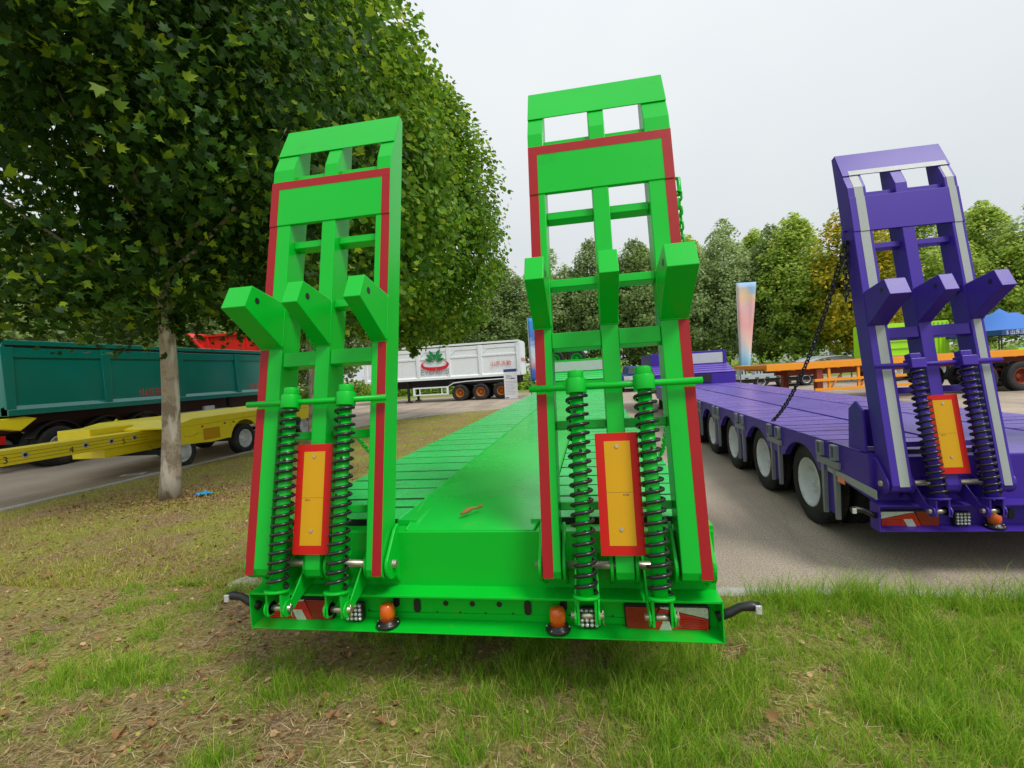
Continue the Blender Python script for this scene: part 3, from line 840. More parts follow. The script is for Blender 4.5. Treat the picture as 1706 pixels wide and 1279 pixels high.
XC, YC = -.700, 2.24
gt = lowbed('lowbed_trailer', 'bright green low-bed trailer with red-taped folding ramps standing upright on the grass', (XC, YC, 0),
            'green', 'green_tread', .2132, 0., 'red_tape',
            [y - YC for y in (2.80, 2.99, 3.27, 3.55, 3.86, 4.20, 4.51, 4.89, 5.28, 5.64, 5.90, 6.26, 6.54, 6.82, 7.08, 7.35, 7.84, 8.24, 8.64, 9.0, 9.40, 9.9, 10.2, 10.6, 11.2, 11.6, 12.1, 12.8, 13.2, 13.7, 14.5, 15.3)],
            14.3, (15.4, -.62, 1.18), [5.4 + 1.31 * i for i in range(6)], 'green')
for dx in (-.52, .30):
    o = wheel(gt, (dx - .1, 15.75, 2.06), .36, .22, MT['rim_green'], 'green', PI / 2, .55)
pt = lowbed('lowbed_trailer', 'violet low-bed trailer with silver-taped upright ramp parked on the asphalt', (3.341, 3.861, 0),
            'purple', 'purple_tread', .189, -.04, 'grey_tape',
            [y - 3.861 for y in (4.74, 5.03, 5.32, 5.56, 5.80, 6.18, 6.57, 6.85, 7.13, 7.5, 7.92, 8.17, 8.42, 8.8, 9.23, 9.6, 9.94, 10.2, 10.5, 10.9, 11.3, 11.7, 12.2, 12.55, 12.9, 13.2, 13.6, 14.0, 14.3, 14.7, 15.1, 15.6)],
            12.35, (13.3, -.55, 1.12), [5.3 + 1.31 * i for i in range(6)], 'purple')

# ------------------------------------------------------------------ yellow extendable trailer on the left road
yt = thing('extendable_trailer', 'yellow extendable trailer with a long numbered beam beside the kerb', 'trailer', (-9.9, 8.6, 0))
bm_ = G().box(-.42, 0, -4.6, 4.0, .655, .925).build('extension_beam', MT['yellow'], yt, .01)
for dz_ in (.06, .125, .19):
    G().box(.0005, .004, -4.5, .5, .655 + dz_, .655 + dz_ + .006).build('groove', MT['rust'], bm_)
for y_ in (6.76, 7.77, 8.28, 8.78, 5.7, 4.8):
    G().lathe([(.055, .0005), (.055, .008), (.033, .009)], (0, y_ - 8.6, .80), 'x', 18).build('pin_ring', MT['white_panel'], bm_)
    G().lathe([(.032, .0095), (.0, .0096)], (0, y_ - 8.6, .80), 'x', 16).build('pin_hole', MT['black'], bm_)
for ch, y_ in (('3', 6.43), ('4', 7.47), ('5', 8.5)):
    text_part('number', ch, .17, MT['print_black'], bm_, (.005, y_ - 8.6, .70), (PI / 2, 0, PI / 2), .001)
G().box(-1.3, -.47, -.35, .6, .70, 1.06).build('front_beam', MT['yellow'], yt, .01)
G().box(-.9, -.10, -.4, 1.0, .46, .654).build('guide_box', MT['yellow'], yt, .01)
G().prism([(.35, .93), (.35, .98), (1.0, 1.10), (6.2, 1.10), (6.2, .98), (3.6, .95)], 'x', -1.9, .74).build('deck', MT['yellow'], yt, .01)
yp = [(.35, .56), (.35, .929), (3.5, .94), (6.2, .975), (6.2, .62), (3.35, .62)] + [(2.62 + .52 * math.cos(R(a)), .40 + .50 * math.sin(R(a))) for a in range(10, 171, 16)] + [(2.05, .50), (1.5, .48)]
G().prism(yp, 'x', .70, .735).build('side_panel', MT['yellow'], yt)
G().box(.737, .745, 1.25, 1.75, .55, .82).build('cover_plate', MT['board_yellow'], yt, .004)
for y_ in (1.2, 1.9, 2.2, 3.3): G().box(.737, .75, y_, y_ + .05, .86, .90).build('lashing_eye', MT['rust'], yt)
G().tube([(.745, .7, .72), (.76, .95, .70), (.745, 1.1, .75)], .012, 6).build('hose', MT['yellow'], yt)
for y_ in (.65, 2.62, 3.95, 5.25):
    wheel(yt, (.62, y_, .39), .39, .23, MT['rim_silver'], 'silver_y', PI, .60)
    if y_ > 1: wheel(yt, (-1.75, y_, .39), .39, .23, MT['rim_silver'], 'silver_y', 0, .60)
    G().box(-1.7, .6, y_ - .05, y_ + .05, .34, .44).build('axle', MT['under'], yt)
G().tube([(-.6, .3, 1.16), (-.6, .34, 1.2), (-.6, .38, 1.16)], .02, 8).build('lifting_eye', MT['yellow'], yt)

# ------------------------------------------------------------------ dump trailers
def dump_trailer(name, label, loc, rz, L_, m, posts, z0, z1, wheel_y, rim, rimkey, text_at, W_=2.45, r=.52, style='teal'):
    """local frame: visible side on x=0, length along +y from the tail, body towards -x"""
    t = thing(name, label, 'trailer', loc, rz)
    b = G().box(-W_ + .04, -.05, .04, L_ - .04, z0 + .1, z1 - .32).build('body', MT[m], t)
    G().box(-W_, 0, 0, .06, z0, z1).build('tailgate', MT[m], t, .01)
    G().box(-W_, 0, L_ - .06, L_, z0, z1).build('front_wall', MT[m], t, .01)
    for x0, x1 in ((-.10, .01), (-W_ - .01, -W_ + .10)):
        G().box(x0, x1, 0, L_, z1 - .12, z1).build('top_rail', MT[m], t, .012)
        G().box(x0, x1 - .03 if x1 < .02 and x1 > 0 else x1, 0, L_, z1 - .42, z1 - .18).build('upper_rail', MT[m], t, .012)
        G().box(x0 + .02, x1 - .04, 0.05, L_ - .05, z1 - .178, z1 - .122).build('shadow_gap', MT['under'], t)
    G().prism([(-.05, z0 + .24), (.03, z0 + .14), (.03, z0), (-.2, z0), (-.2, z0 + .2)], 'y', 0, L_).build('lower_rail', MT[m], t, .006)
    G().prism([(-W_ + .05, z0 + .24), (-W_ - .03, z0 + .14), (-W_ - .03, z0), (-W_ + .2, z0), (-W_ + .2, z0 + .2)], 'y', 0, L_).build('lower_rail', MT[m], t, .006)
    for y_ in posts:
        for sx in (0, 1):
            xa, xb = (-.06, .022) if sx == 0 else (-W_ - .022, -W_ + .06)
            G().prism([(y_ - .10, z0 + .16), (y_ + .10, z0 + .16), (y_ + .13, z1 - .17), (y_ - .13, z1 - .17)], 'x', xa, xb).build('side_post', MT[m], t, .008)
    if style == 'white':
        zm = z0 + .62 * (z1 - z0)
        G().box(-.06, -.012, .05, L_ - .05, zm - .06, zm + .06).build('mid_rail', MT[m], t, .01)
        for y_ in posts[1:]:
            G().prism([(y_ - .5, z1 - .425), (y_ - .1, z1 - .425), (y_ - .1, z1 - .80)], 'x', -.05, -.02).build('gusset', MT[m], t)
        for i in range(5):
            xx = -.15 - i * (W_ - .3) / 4
            G().box(xx - .05, xx + .05, -.05, 0, z0 + .05, z1 - .05).build('tailgate_rib', MT[m], t, .006)
    ch = G(); ch.box(-W_ / 2 - .55, -W_ / 2 - .4, .1, L_ - .3, .95, z0); ch.box(-W_ / 2 + .4, -W_ / 2 + .55, .1, L_ - .3, .95, z0)
    ch.build('chassis', MT['dark_rust'] if style == 'teal' else MT['under'], t)
    for y_ in wheel_y:
        for sx, x_ in ((0, -.17), (1, -W_ + .17)):
            wheel(t, (x_, y_, r), r, .31, MT[rim], rimkey, PI if sx == 0 else 0, .52)
            wheel(t, (x_ + (-.34 if sx == 0 else .34), y_, r), r, .31, MT[rim], rimkey, PI if sx == 0 else 0, .52)
        G().box(-W_ + .3, -.3, y_ - .06, y_ + .06, r - .07, r + .07).build('axle', MT['under'], t)
        if style == 'teal':
            g = G(); pts = arc(y_, r, r + .12, 25, 155, 12)
            g.prism(pts + [(p[0] * 1, p[1] + .025) for p in pts[::-1]], 'x', -.34, .0); g.build('mudguard', MT['black'], t)
    for x_ in (-.35, -W_ + .35):
        g = G().box(x_ - .07, x_ + .07, L_ * .72, L_ * .72 + .14, .12, z0); g.box(x_ - .16, x_ + .16, L_ * .72 - .1, L_ * .72 + .24, .04, .12)
        g.build('landing_leg', MT['under'], t)
    return t


tt = dump_trailer('dump_trailer', 'dark teal dump trailer with ribbed sides behind the yellow beam', (-13.8, 9.15, 0), 0, 10.2, 'teal',
                  [.08, 2.43, 4.95, 7.6, 10.1], 1.40, 3.24, [1.1, 2.35, 3.55], 'rim_silver', 'silver_t', None)
for y_ in (3.42, 8.2):
    text_part('lettering', '山东沃勒', .27, MT['print_red'], tt, (-.045, y_, 1.68), (PI / 2, 0, PI / 2), .002)
g = G().prism([(-.9, 1.12), (-.75, 1.30), (.35, 1.36), (.62, 1.30), (.25, 1.02), (-.1, 1.10), (-.5, 1.08)], 'x', -.32, -.02)
ybp = g.build('truck_front_bumper', MT['yellow'], tt, .01, label='yellow curved front bumper of another truck')  # front bumper of a separate yellow truck, attached to the teal trailer
G().lathe([(.09, 0), (.09, .03), (.06, .035)], (-.02, -.72, 1.21), 'x', 18).build('bumper_lamp', MT['grey_trailer'], ybp)
G().box(-2.2, -.05, -.25, -.15, .72, .98).build('underrun_bar', MT['black'], tt)
G().box(-.048, -.03, -.26, -.06, .74, .94).build('reflector', MT['board_red'], tt)
for dz_ in (.78, .98):
    G().box(-.12, -.08, 4.3, 7.1, dz_, dz_ + .03).build('side_guard', MT['white_panel'], tt)
G().box(-.16, -.06, 5.9, 6.35, .75, 1.15).build('side_plate', MT['white_panel'], tt)

wt = dump_trailer('dump_trailer', 'white dump trailer with green plant emblem standing side-on across the road', (-4.38, 29.5, 0), PI / 2, 10.5, 'white',
                  [.08, 2.55, 4.65, 6.72, 8.8, 10.4], 1.45, 3.68, [1.3, 2.65, 4.02], 'rim_orange', 'orange_w', None, r=.53, style='white')
# the white trailer's local axes: +x points to -Y... its visible side faces the camera
def on_white(X, z, d=0): return (d, -(X + 4.38) * 1.0, z)


# rotate so that the length runs along -X and the visible side faces -Y
wt.rotation_euler = (0, 0, PI / 2)
wt.scale = (1, 1, 1)


def wpt(X, Z, d=.0):
    """world X on the visible side -> local coordinates of the white trailer (rz=+90: local y -> -X, local x -> +Y)"""
    return (-(d) , -(X + 4.38), Z)


wt_children = [o for o in bpy.data.objects if o.parent == wt]
# mirror local x so that the visible side (x=0) faces the camera
for o in wt_children:
    if o.name.startswith('wheel'):
        o.location.x = -o.location.x; o.rotation_euler.z += PI
    else:
        me = o.data
        if me.users == 1:
            for v in me.vertices: v.co.x = -v.co.x
            me.flip_normals()
FX = .03
logo = G()
for (lx0, lz0, ang, ln) in ((.02, 2.60, 22, .60), (-.02, 2.60, 158, .60), (.02, 2.72, 38, .62), (-.02, 2.72, 142, .62), (.03, 2.88, 55, .60), (-.03, 2.88, 122, .52), (0, 2.62, 90, .50)):
    ca, sa = math.cos(R(ang)), math.sin(R(ang)); pts = []
    for i in range(9):
        a = i / 8; wd = .11 * math.sin(PI * a)
        pts.append((lx0 + ca * ln * (a + .12) - sa * wd, lz0 + sa * ln * (a + .12) + ca * wd))
    for i in range(7, 0, -1):
        a = i / 8; wd = -.11 * math.sin(PI * a)
        pts.append((lx0 + ca * ln * (a + .12) - sa * wd, lz0 + sa * ln * (a + .12) + ca * wd))
    logo.add([(-FX, -(-9.95 + p[0] + 4.38), p[1]) for p in pts], [tuple(range(len(pts)))])
logo.build('plant_emblem', MT['print_green'], wt, recalc=False)
ring = G(); no = 40; vs_ = []
for i in range(no + 1):
    a = R(105 + 330 * i / no); k_ = .5 - .5 * math.cos(2 * PI * i / no)
    ro, th = 1., .07 + .22 * k_
    vs_.append((-FX, -(-9.95 + .95 * math.cos(a) + 4.38), 2.42 + .38 * math.sin(a)))
    vs_.append((-FX, -(-9.95 + (.95 - th * .9) * math.cos(a) + 4.38), 2.45 + (.38 - th * .75) * math.sin(a)))
ring.add(vs_, [(2 * i, 2 * i + 2, 2 * i + 3, 2 * i + 1) for i in range(no)])
ring.build('ring_emblem', MT['print_red'], wt, recalc=False)
text_part('lettering', 'Everland', .56, MT['print_grey'], wt, (-FX, -(-10.95 + 4.38), 1.80), (PI / 2, 0, -PI / 2), .001)
text_part('lettering', '山东沃勒', .34, MT['print_red'], wt, (-FX, -(-6.28 + 4.38), 2.14), (PI / 2, 0, -PI / 2), .001)
for k_ in range(4):
    text_part('lettering', '车载', .26, MT['print_red'], wt, (.25 + k_ * .5, -.056, 2.35), (PI / 2, 0, 0), .001)
# side guard frame
g = G()
for (xa, xb, za, zb) in ((-11.55, -9.15, .92, 1.0), (-11.55, -9.15, .47, .55), (-11.55, -11.42, .55, .92), (-9.27, -9.15, .55, .92)):
    g.box(-.02, .06, -(xb + 4.38), -(xa + 4.38), za, zb)
for xa in (-11.1, -9.6): g.box(.0, .05, -(xa + 4.38) - .03, -(xa + 4.38) + .03, .55, .92)
g.build('side_guard', MT['white'], wt)
pth = [(.02, 3.95 + 1.0, .6), (.02, 4.75, 1.0), (.02, 4.4, 1.18), (.02, 3.6, 1.24), (.02, 1.0, 1.28), (.02, .7, 1.2)]
G().tube(pth, .03, 8).build('mudguard_edge', MT['white'], wt)
G().box(.05, .3, .8, 4.7, 1.1, 1.3).build('mudguard', MT['under'], wt)

rt = thing('dump_trailer', 'red tipper body showing above the far end of the teal dump trailer', 'trailer', (-18, 21.2, 0))
G().prism([(-1.75, 4.5), (-1.3, 3.75), (-1.25, 1.5), (1.75, 1.5), (1.8, 3.8), (1.45, 4.42)], 'y', 0, 2.4).build('body', MT['red'], rt, .02)
G().prism([(-2.15, 4.62), (-2.05, 4.66), (-1.2, 3.75), (-1.3, 3.7)], 'y', -.12, 2.5).build('tail_flare', MT['red'], rt, .01)
G().prism([(1.35, 4.45), (1.45, 4.50), (2.0, 3.8), (1.9, 3.75)], 'y', -.12, 2.5).build('front_flare', MT['red'], rt, .01)
G().box(-1.75, 1.45, -.1, -.001, 4.38, 4.5).build('top_rail', MT['red'], rt, .01)
for x_ in (-1.0, 0, 1.0): G().box(x_ - .06, x_ + .06, -.08, -.001, 1.6, 4.38).build('side_post', MT['red'], rt, .01)
G().box(-1.6, 2.0, .6, 1.8, .9, 1.5).build('chassis', MT['under'], rt)
for x_ in (-.9, .45, 1.7):
    for y_ in (.15, 2.25): wheel(rt, (x_, y_, .52), .52, .3, MT['rim_silver'], 'silver_r', PI / 2 if y_ < 1 else -PI / 2, .55)

# ------------------------------------------------------------------ orange flatbed and what stands round it (right background)
ov = Vector((.9856, .1636, 0))
ot = thing('flatbed_trailer', 'orange flatbed trailer behind the violet low-bed', 'trailer', (5.86, 17.2, 0), math.atan2(.1636, .9856))
G().box(0, 11.5, 0, .12, 1.19, 1.41).build('deck_edge', MT['orange'], ot, .01)
G().box(0, 11.5, 2.3, 2.42, 1.26, 1.39).build('deck_edge', MT['orange'], ot, .01)
G().box(0, .12, .12, 2.3, 1.26, 1.39).build('end_beam', MT['orange'], ot, .01)
G().box(.12, 11.5, .12, 2.3, 1.34, 1.38).build('deck', MT['under'], ot)
for i in range(22):
    G().box(.4 + i * .5, .48 + i * .5, .02, 2.4, 1.17, 1.258).build('cross_member', MT['orange'], ot)
for y_ in (.75, 1.6): G().box(1.2, 11.4, y_, y_ + .14, .95, 1.17).build('main_beam', MT['rust'], ot)
G().box(1.75, 1.95, .1, .3, .45, 1.17).build('landing_leg', MT['rust'], ot); G().box(1.75, 1.95, 2.1, 2.3, .05, 1.17).build('landing_leg', MT['rust'], ot)
sg = G().box(1.6, 5.0, -.02, .04, .74, .83).build('side_guard', MT['orange'], ot, .005)
for (za, zb) in ((.42, .51),): G().box(1.6, 5.0, -.02, .04, za, zb).build('guard_rail', MT['orange'], sg, .005)
for xx in (2.1, 3.1, 4.1): G().box(xx, xx + .08, .045, .1, .42, 1.17).build('guard_post', MT['orange'], sg)
for xx in (2.2, 3.2): G().tube([(xx, .12, .45), (xx + .7, .5, 1.0)], .03, 6).build('guard_brace', MT['orange'], sg)
for xx in (7.4, 8.7, 10.0):
    for y_ in (.2, 2.2): wheel(ot, (xx, y_, .5), .5, .3, MT['rust'], 'silver_o', PI / 2 if y_ < 1 else -PI / 2, .55)
    G().box(xx - .06, xx + .06, .3, 2.1, .44, .56).build('axle', MT['under'], ot)
G().box(8.55, 11.4, .02, .5, 1.392, 1.47).build('load_plank', MT['lime'], ot)

lt = thing('dump_trailer', 'lime green dump body with ribbed sides beyond the orange flatbed', 'trailer', (14.8, 26.9, 0), math.atan2(.1636, .9856))
G().box(0, 3.25, 0, 2.2, 1.15, 2.95).build('body', MT['lime'], lt, .02)
for i in range(5): G().box(.02, 1.45, -.05, 0, 1.3 + i * .36, 1.36 + i * .36).build('side_rib', MT['lime'], lt)
for i in range(5): G().box(2.3 + i * .22, 2.36 + i * .22, -.05, 0, 1.2, 2.9).build('side_rib', MT['lime'], lt)
for i in range(4): G().box(1.95, 2.2, -.03, 0, 1.35 + i * .42, 1.45 + i * .42).build('hinge_block', MT['under'], lt)
G().box(.1, 3.1, .3, 1.9, .9, 1.15).build('chassis', MT['under'], lt)
for xx in (.6, 1.9, 2.8):
    for y_ in (.15, 2.05): wheel(lt, (xx, y_, .5), .5, .3, MT['rim_silver'], 'silver_l', PI / 2 if y_ < 1 else -PI / 2, .55)

# blue canopy tent
tn = thing('canopy_tent', 'blue canopy tent with a white-lettered navy valance', 'tent', (20.1, 27.2, 0), math.atan2(.1636, .9856))
h_ = 2.15
v8 = []
def roof_pt(i, j, n=10):
    a, b = i / n * 2 - 1, j / n * 2 - 1
    rr = max(abs(a), abs(b)); return (a * h_, b * h_, 2.22 + 1.12 * (1 - rr) ** 1.25 * 1.0)
g = G(); vs_ = [roof_pt(i, j) for j in range(11) for i in range(11)]
g.add(vs_, [(j * 11 + i, j * 11 + i + 1, (j + 1) * 11 + i + 1, (j + 1) * 11 + i) for j in range(10) for i in range(10)], sm=True)
g.build('canopy', MT['blue_cloth'], tn, recalc=False)
for rz in range(4):
    ca, sa = [(1, 0), (0, 1), (-1, 0), (0, -1)][rz]
    G().box(-h_, h_, -h_ - .012, -h_, 1.98, 2.225, xf=lambda x, y, z: (x * ca - y * sa, x * sa + y * ca, z)).build('valance', MT['navy_cloth'], tn)
for x_ in (-2.1, 2.1):
    for y_ in (-2.1, 2.1): G().box(x_ - .02, x_ + .02, y_ - .02, y_ + .02, 0, 2.22).build('tent_leg', MT['under'], tn)
G().box(-.82, -.78, -2.12, -2.08, 0, 1.98).build('tent_leg', MT['under'], tn)
text_part('lettering', 'S 山东沃勒', .24, MT['print_white'], tn, (-1.95, -h_ - .016, 2.01), (PI / 2, 0, 0), .001)
tb = thing('table', 'table under the blue canopy tent with a bright blue cloth', 'table', (20.2, 25.2, 0), math.atan2(.1636, .9856))
G().box(-2.0, 2.6, -.4, .4, 1.05, 1.10).build('tabletop', MT['blue_cloth'], tb); G().box(-2.0, 2.6, -.41, -.395, .5, 1.42).build('front_cloth', MT['blue_cloth'], tb)
for x_ in (-1.9, 2.5):
    for y_ in (-.36, .36): G().box(x_ - .03, x_ + .03, y_ - .03, y_ + .03, 0, 1.05).build('leg', MT['under'], tb)

# grey low-bed and odds beyond
gl = thing('lowbed_trailer', 'pale grey low-bed trailer lying beyond the violet gooseneck', 'trailer', (7.7, 26.6, 0), math.atan2(.1636, .9856))
G().box(0, 4.6, 0, 2.4, .52, .74).build('deck', MT['grey_trailer'], gl, .01)
for i in range(8): G().box(.3 + i * .55, .48 + i * .55, -.02, 0, .54, .6).build('deck_pocket', MT['under'], gl)
G().box(.1, 4.5, .1, 2.3, .3, .52).build('chassis', MT['under'], gl)
for x_ in (.15, .95):
    G().box(x_, x_ + .4, .2, .6, .74, 1.08).build('winch_post', MT['grey_trailer'], gl, .01)
    G().box(x_ + .08, x_ + .14, .185, .2, .8, 1.0).box(x_ + .26, x_ + .32, .185, .2, .8, 1.0).build('post_slot', MT['under'], gl)
G().box(1.9, 3.9, .6, 1.8, .74, 1.25).build('deck_load', MT['black'], gl, .04)
for x_ in (1.2, 2.4, 3.6):
    for y_ in (.2, 2.2): wheel(gl, (x_, y_, .35), .35, .25, MT['rim_silver'], 'silver_g', PI / 2 if y_ < 1 else -PI / 2, .6)
at = thing('silver_car', 'silver car built as an arched hoop shelter behind the orange flatbed', 'shelter', (11.9, 28.6, 0), math.atan2(.1636, .9856))  # stand-in for a silver car, made of hoops and a cover
for i in range(3):
    G().tube([(.0 + i * .02, i * .9, .0)] + [(1.5 - 1.5 * math.cos(R(a)) + i * .02, i * .9, .9 + .55 * math.sin(R(a))) for a in range(0, 181, 15)] + [(3.0 + i * .02, i * .9, 0)], .04, 6).build('hoop', MT['galv'], at)
cv = [(1.5 - 1.46 * math.cos(R(a)), .9 + .52 * math.sin(R(a))) for a in range(0, 181, 15)]
G().prism(cv + [(p[0], p[1] - .02) for p in cv[::-1]], 'y', .0, 1.8).build('cover', MT['grey_trailer'], at)

# dark car-like vehicle seen between the green ramp beams
dv = thing('pickup_truck', 'dark blue low vehicle with pale bonnet beyond the green gooseneck', 'vehicle', (2.75, 29.5, 0), 0)
G().prism([(-.95, .35), (-.95, .95), (-.85, 1.05), (-.6, 1.08), (-.5, 1.55), (.5, 1.55), (.6, 1.08), (.85, 1.05), (.95, .95), (.95, .35)], 'y', 0, 4.4).build('body', MT['print_blue'], dv, .05)
G().prism([(-.55, 1.1), (-.47, 1.5), (.47, 1.5), (.55, 1.1)], 'y', -.02, -.005).build('windscreen', MT['window'], dv)
G().box(-.8, .8, -.05, -.021, .72, .98).build('bonnet_front', MT['white_panel'], dv, .01)
for x_ in (-.62, .62): G().box(x_ - .16, x_ + .16, -.06, -.051, .78, .9).build('headlight', MT['lens_white'], dv)
for x_ in (-.85, .85):
    for y_ in (.8, 3.6): wheel(dv, (x_, y_, .35), .35, .2, MT['rim_silver'], 'silver_p', 0 if x_ < 0 else PI, .6)

# ------------------------------------------------------------------ signs and flags
ib = thing('info_board', 'white information board with a navy header in front of the white dump trailer', 'sign', (-4.92, 28.8, 0))
G().box(-.41, .41, 0, .03, .02, 1.86).build('panel', MT['pale_paper'], ib)
G().box(-.41, .41, -.006, -.001, 1.69, 1.86).build('header', MT['print_blue'], ib)
g = G()
for i in range(4): g.box(-.28, -.28 + .3 + .1 * (i % 2), -.005, -.001, 1.46 - i * .07, 1.49 - i * .07)
for i in range(9): g.box(-.34, .34 - .08 * (i % 3), -.005, -.001, 1.0 - i * .09, 1.018 - i * .09)
g.box(-.36, .36, -.005, -.001, 1.08, 1.10); g.build('text_line', MT['print_grey'], ib)
G().box(.05, .28, -.006, -.002, 1.25, 1.31).box(.02, .06, -.006, -.002, 1.23, 1.3).box(-.38, -.16, -.006, -.002, .06, .12).build('picture', MT['print_blue'], ib)
for x_ in (-.35, .35): G().box(x_ - .02, x_ + .02, .032, .35, 0, .03).build('foot', MT['under'], ib)


def flag_mat(name, stops, scale, rot):
    m = bpy.data.materials.new(name); m.use_nodes = True; t = m.node_tree; N = t.nodes; L = t.links; b = N['Principled BSDF']
    b.inputs['Roughness'].default_value = .7
    co = N.new('ShaderNodeTexCoord'); sep = N.new('ShaderNodeSeparateXYZ'); L.new(co.outputs['Object'], sep.inputs[0])
    n = N.new('ShaderNodeTexNoise'); n.inputs['Scale'].default_value = 1.1; n.inputs['Detail'].default_value = 3; L.new(co.outputs['Object'], n.inputs['Vector'])
    a = N.new('ShaderNodeMath'); a.operation = 'MULTIPLY_ADD'; L.new(sep.outputs[2], a.inputs[0]); a.inputs[1].default_value = scale[0]; a.inputs[2].default_value = scale[1]
    c_ = N.new('ShaderNodeMath'); c_.operation = 'MULTIPLY_ADD'; L.new(sep.outputs[0], c_.inputs[0]); c_.inputs[1].default_value = rot; L.new(a.outputs[0], c_.inputs[2])
    d = N.new('ShaderNodeMath'); d.operation = 'MULTIPLY_ADD'; L.new(n.outputs['Fac'], d.inputs[0]); d.inputs[1].default_value = .5; L.new(c_.outputs[0], d.inputs[2])
    r_ = N.new('ShaderNodeValToRGB'); e = r_.color_ramp.elements
    e[0].position = stops[0][0]; e[0].color = (*stops[0][1], 1); e[1].position = stops[-1][0]; e[1].color = (*stops[-1][1], 1)
    for p_, c3 in stops[1:-1]: x = e.new(p_); x.color = (*c3, 1)
    L.new(d.outputs[0], r_.inputs[0]); L.new(r_.outputs[0], b.inputs['Base Color'])
    return m


def feather_flag(label, loc, w0, w1, zlo, zhi, m, rz=0):
    f = thing('feather_flag', label, 'flag', loc, rz)
    G().tube([(0, 0, 0), (0, 0, zlo + 1), (.0, 0, zhi)], [.03, .025, .012], 8).build('pole', MT['galv'], f)
    g = G(); n = 16; vs_ = []
    for j in range(n + 1):
        t_ = j / n; z = zlo + (zhi - zlo) * t_; w_ = w0 + (w1 - w0) * t_ ** .8
        for i in range(6):
            a = i / 5; vs_.append((.02 + w_ * a, .05 * math.sin(a * 4 + z * 1.5) * a, z - .03 * a))
    g.add(vs_, [(j * 6 + i, j * 6 + i + 1, (j + 1) * 6 + i + 1, (j + 1) * 6 + i) for j in range(n) for i in range(5)], sm=True)
    o = g.build('banner', m, f, recalc=False)
    md = o.modifiers.new('cloth', 'SOLIDIFY'); md.thickness = .004
    G().lathe([(.22, 0), (.22, .08), (.05, .1)], (0, 0, .0), 'z', 16).build('base', MT['under'], f)
    return f


feather_flag('tall feather flag in pink, orange and blue beside the violet gooseneck', (6.42, 22, 0), .36, .78, 1.15, 4.95,
             flag_mat('sunset_print', [(.0, (.10, .45, .68)), (.25, (.45, .66, .78)), (.40, (.82, .58, .50)), (.6, (.85, .42, .40)), (.75, (.84, .50, .52)), (.9, (.85, .62, .35)), (1, (.35, .55, .8))], (.26, -.55), .2))
feather_flag('blue and white feather flag beside the white dump trailer', (-3.55, 28, 0), .45, .75, 1.05, 4.8,
             flag_mat('blue_print_cloth', [(.0, (.02, .06, .32)), (.3, (.05, .16, .55)), (.42, (.6, .35, .4)), (.5, (.6, .68, .78)), (.68, (.55, .66, .8)), (.78, (.06, .2, .6)), (1, (.05, .3, .75))], (.24, -.35), .1))


# ------------------------------------------------------------------ foliage
LOBED = ([(0, .36)] + [(0, 0), (.28, .02), (.56, .18), (.34, .34), (.44, .74), (.2, .58), (0, 1.0), (-.2, .58), (-.44, .74), (-.34, .34), (-.56, .18), (-.28, .02)],
         [(0, i, i % 12 + 1) for i in range(1, 13)])
KITE = ([(0, 0), (.42, .45), (0, 1.0), (-.42, .45)], [(0, 1, 2), (0, 2, 3)])
HEX = ([(0, 0), (.4, .2), (.45, .65), (0, 1.), (-.45, .65), (-.4, .2)], [(0, 1, 2), (0, 2, 3), (0, 3, 4), (0, 4, 5)])


def leaf_mesh(name, pos, nrm, size, tmpl, m, rg, fold=.18, droop=.25):
    tv, tf = np.array(tmpl[0], float), np.array(tmpl[1], np.int32)
    n = len(pos); k = len(tv)
    nrm = nrm / np.linalg.norm(nrm, axis=1, keepdims=True)
    rv = rg.normal(size=(n, 3)); t = rv - nrm * (rv * nrm).sum(1, keepdims=True); t /= np.linalg.norm(t, axis=1, keepdims=True)
    b = np.cross(nrm, t)
    x, y = tv[:, 0], tv[:, 1]; z = fold * np.abs(x) - droop * y * y
    V = pos[:, None, :] + size[:, None, None] * (x[None, :, None] * t[:, None, :] + y[None, :, None] * b[:, None, :] + z[None, :, None] * nrm[:, None, :])
    F = (tf[None] + (np.arange(n) * k)[:, None, None]).reshape(-1)
    return raw_mesh(name, V.reshape(-1, 3), F, m)


def raw_mesh(name, V, F, m):
    me = bpy.data.meshes.new(name)
    me.vertices.add(len(V)); me.vertices.foreach_set('co', np.ascontiguousarray(V, np.float32).ravel())
    nt_ = len(F) // 3
    me.loops.add(len(F)); me.loops.foreach_set('vertex_index', np.ascontiguousarray(F, np.int32))
    me.polygons.add(nt_); me.polygons.foreach_set('loop_start', np.arange(0, nt_ * 3, 3, dtype=np.int32))
    me.materials.append(m); me.update(calc_edges=True)
    return me


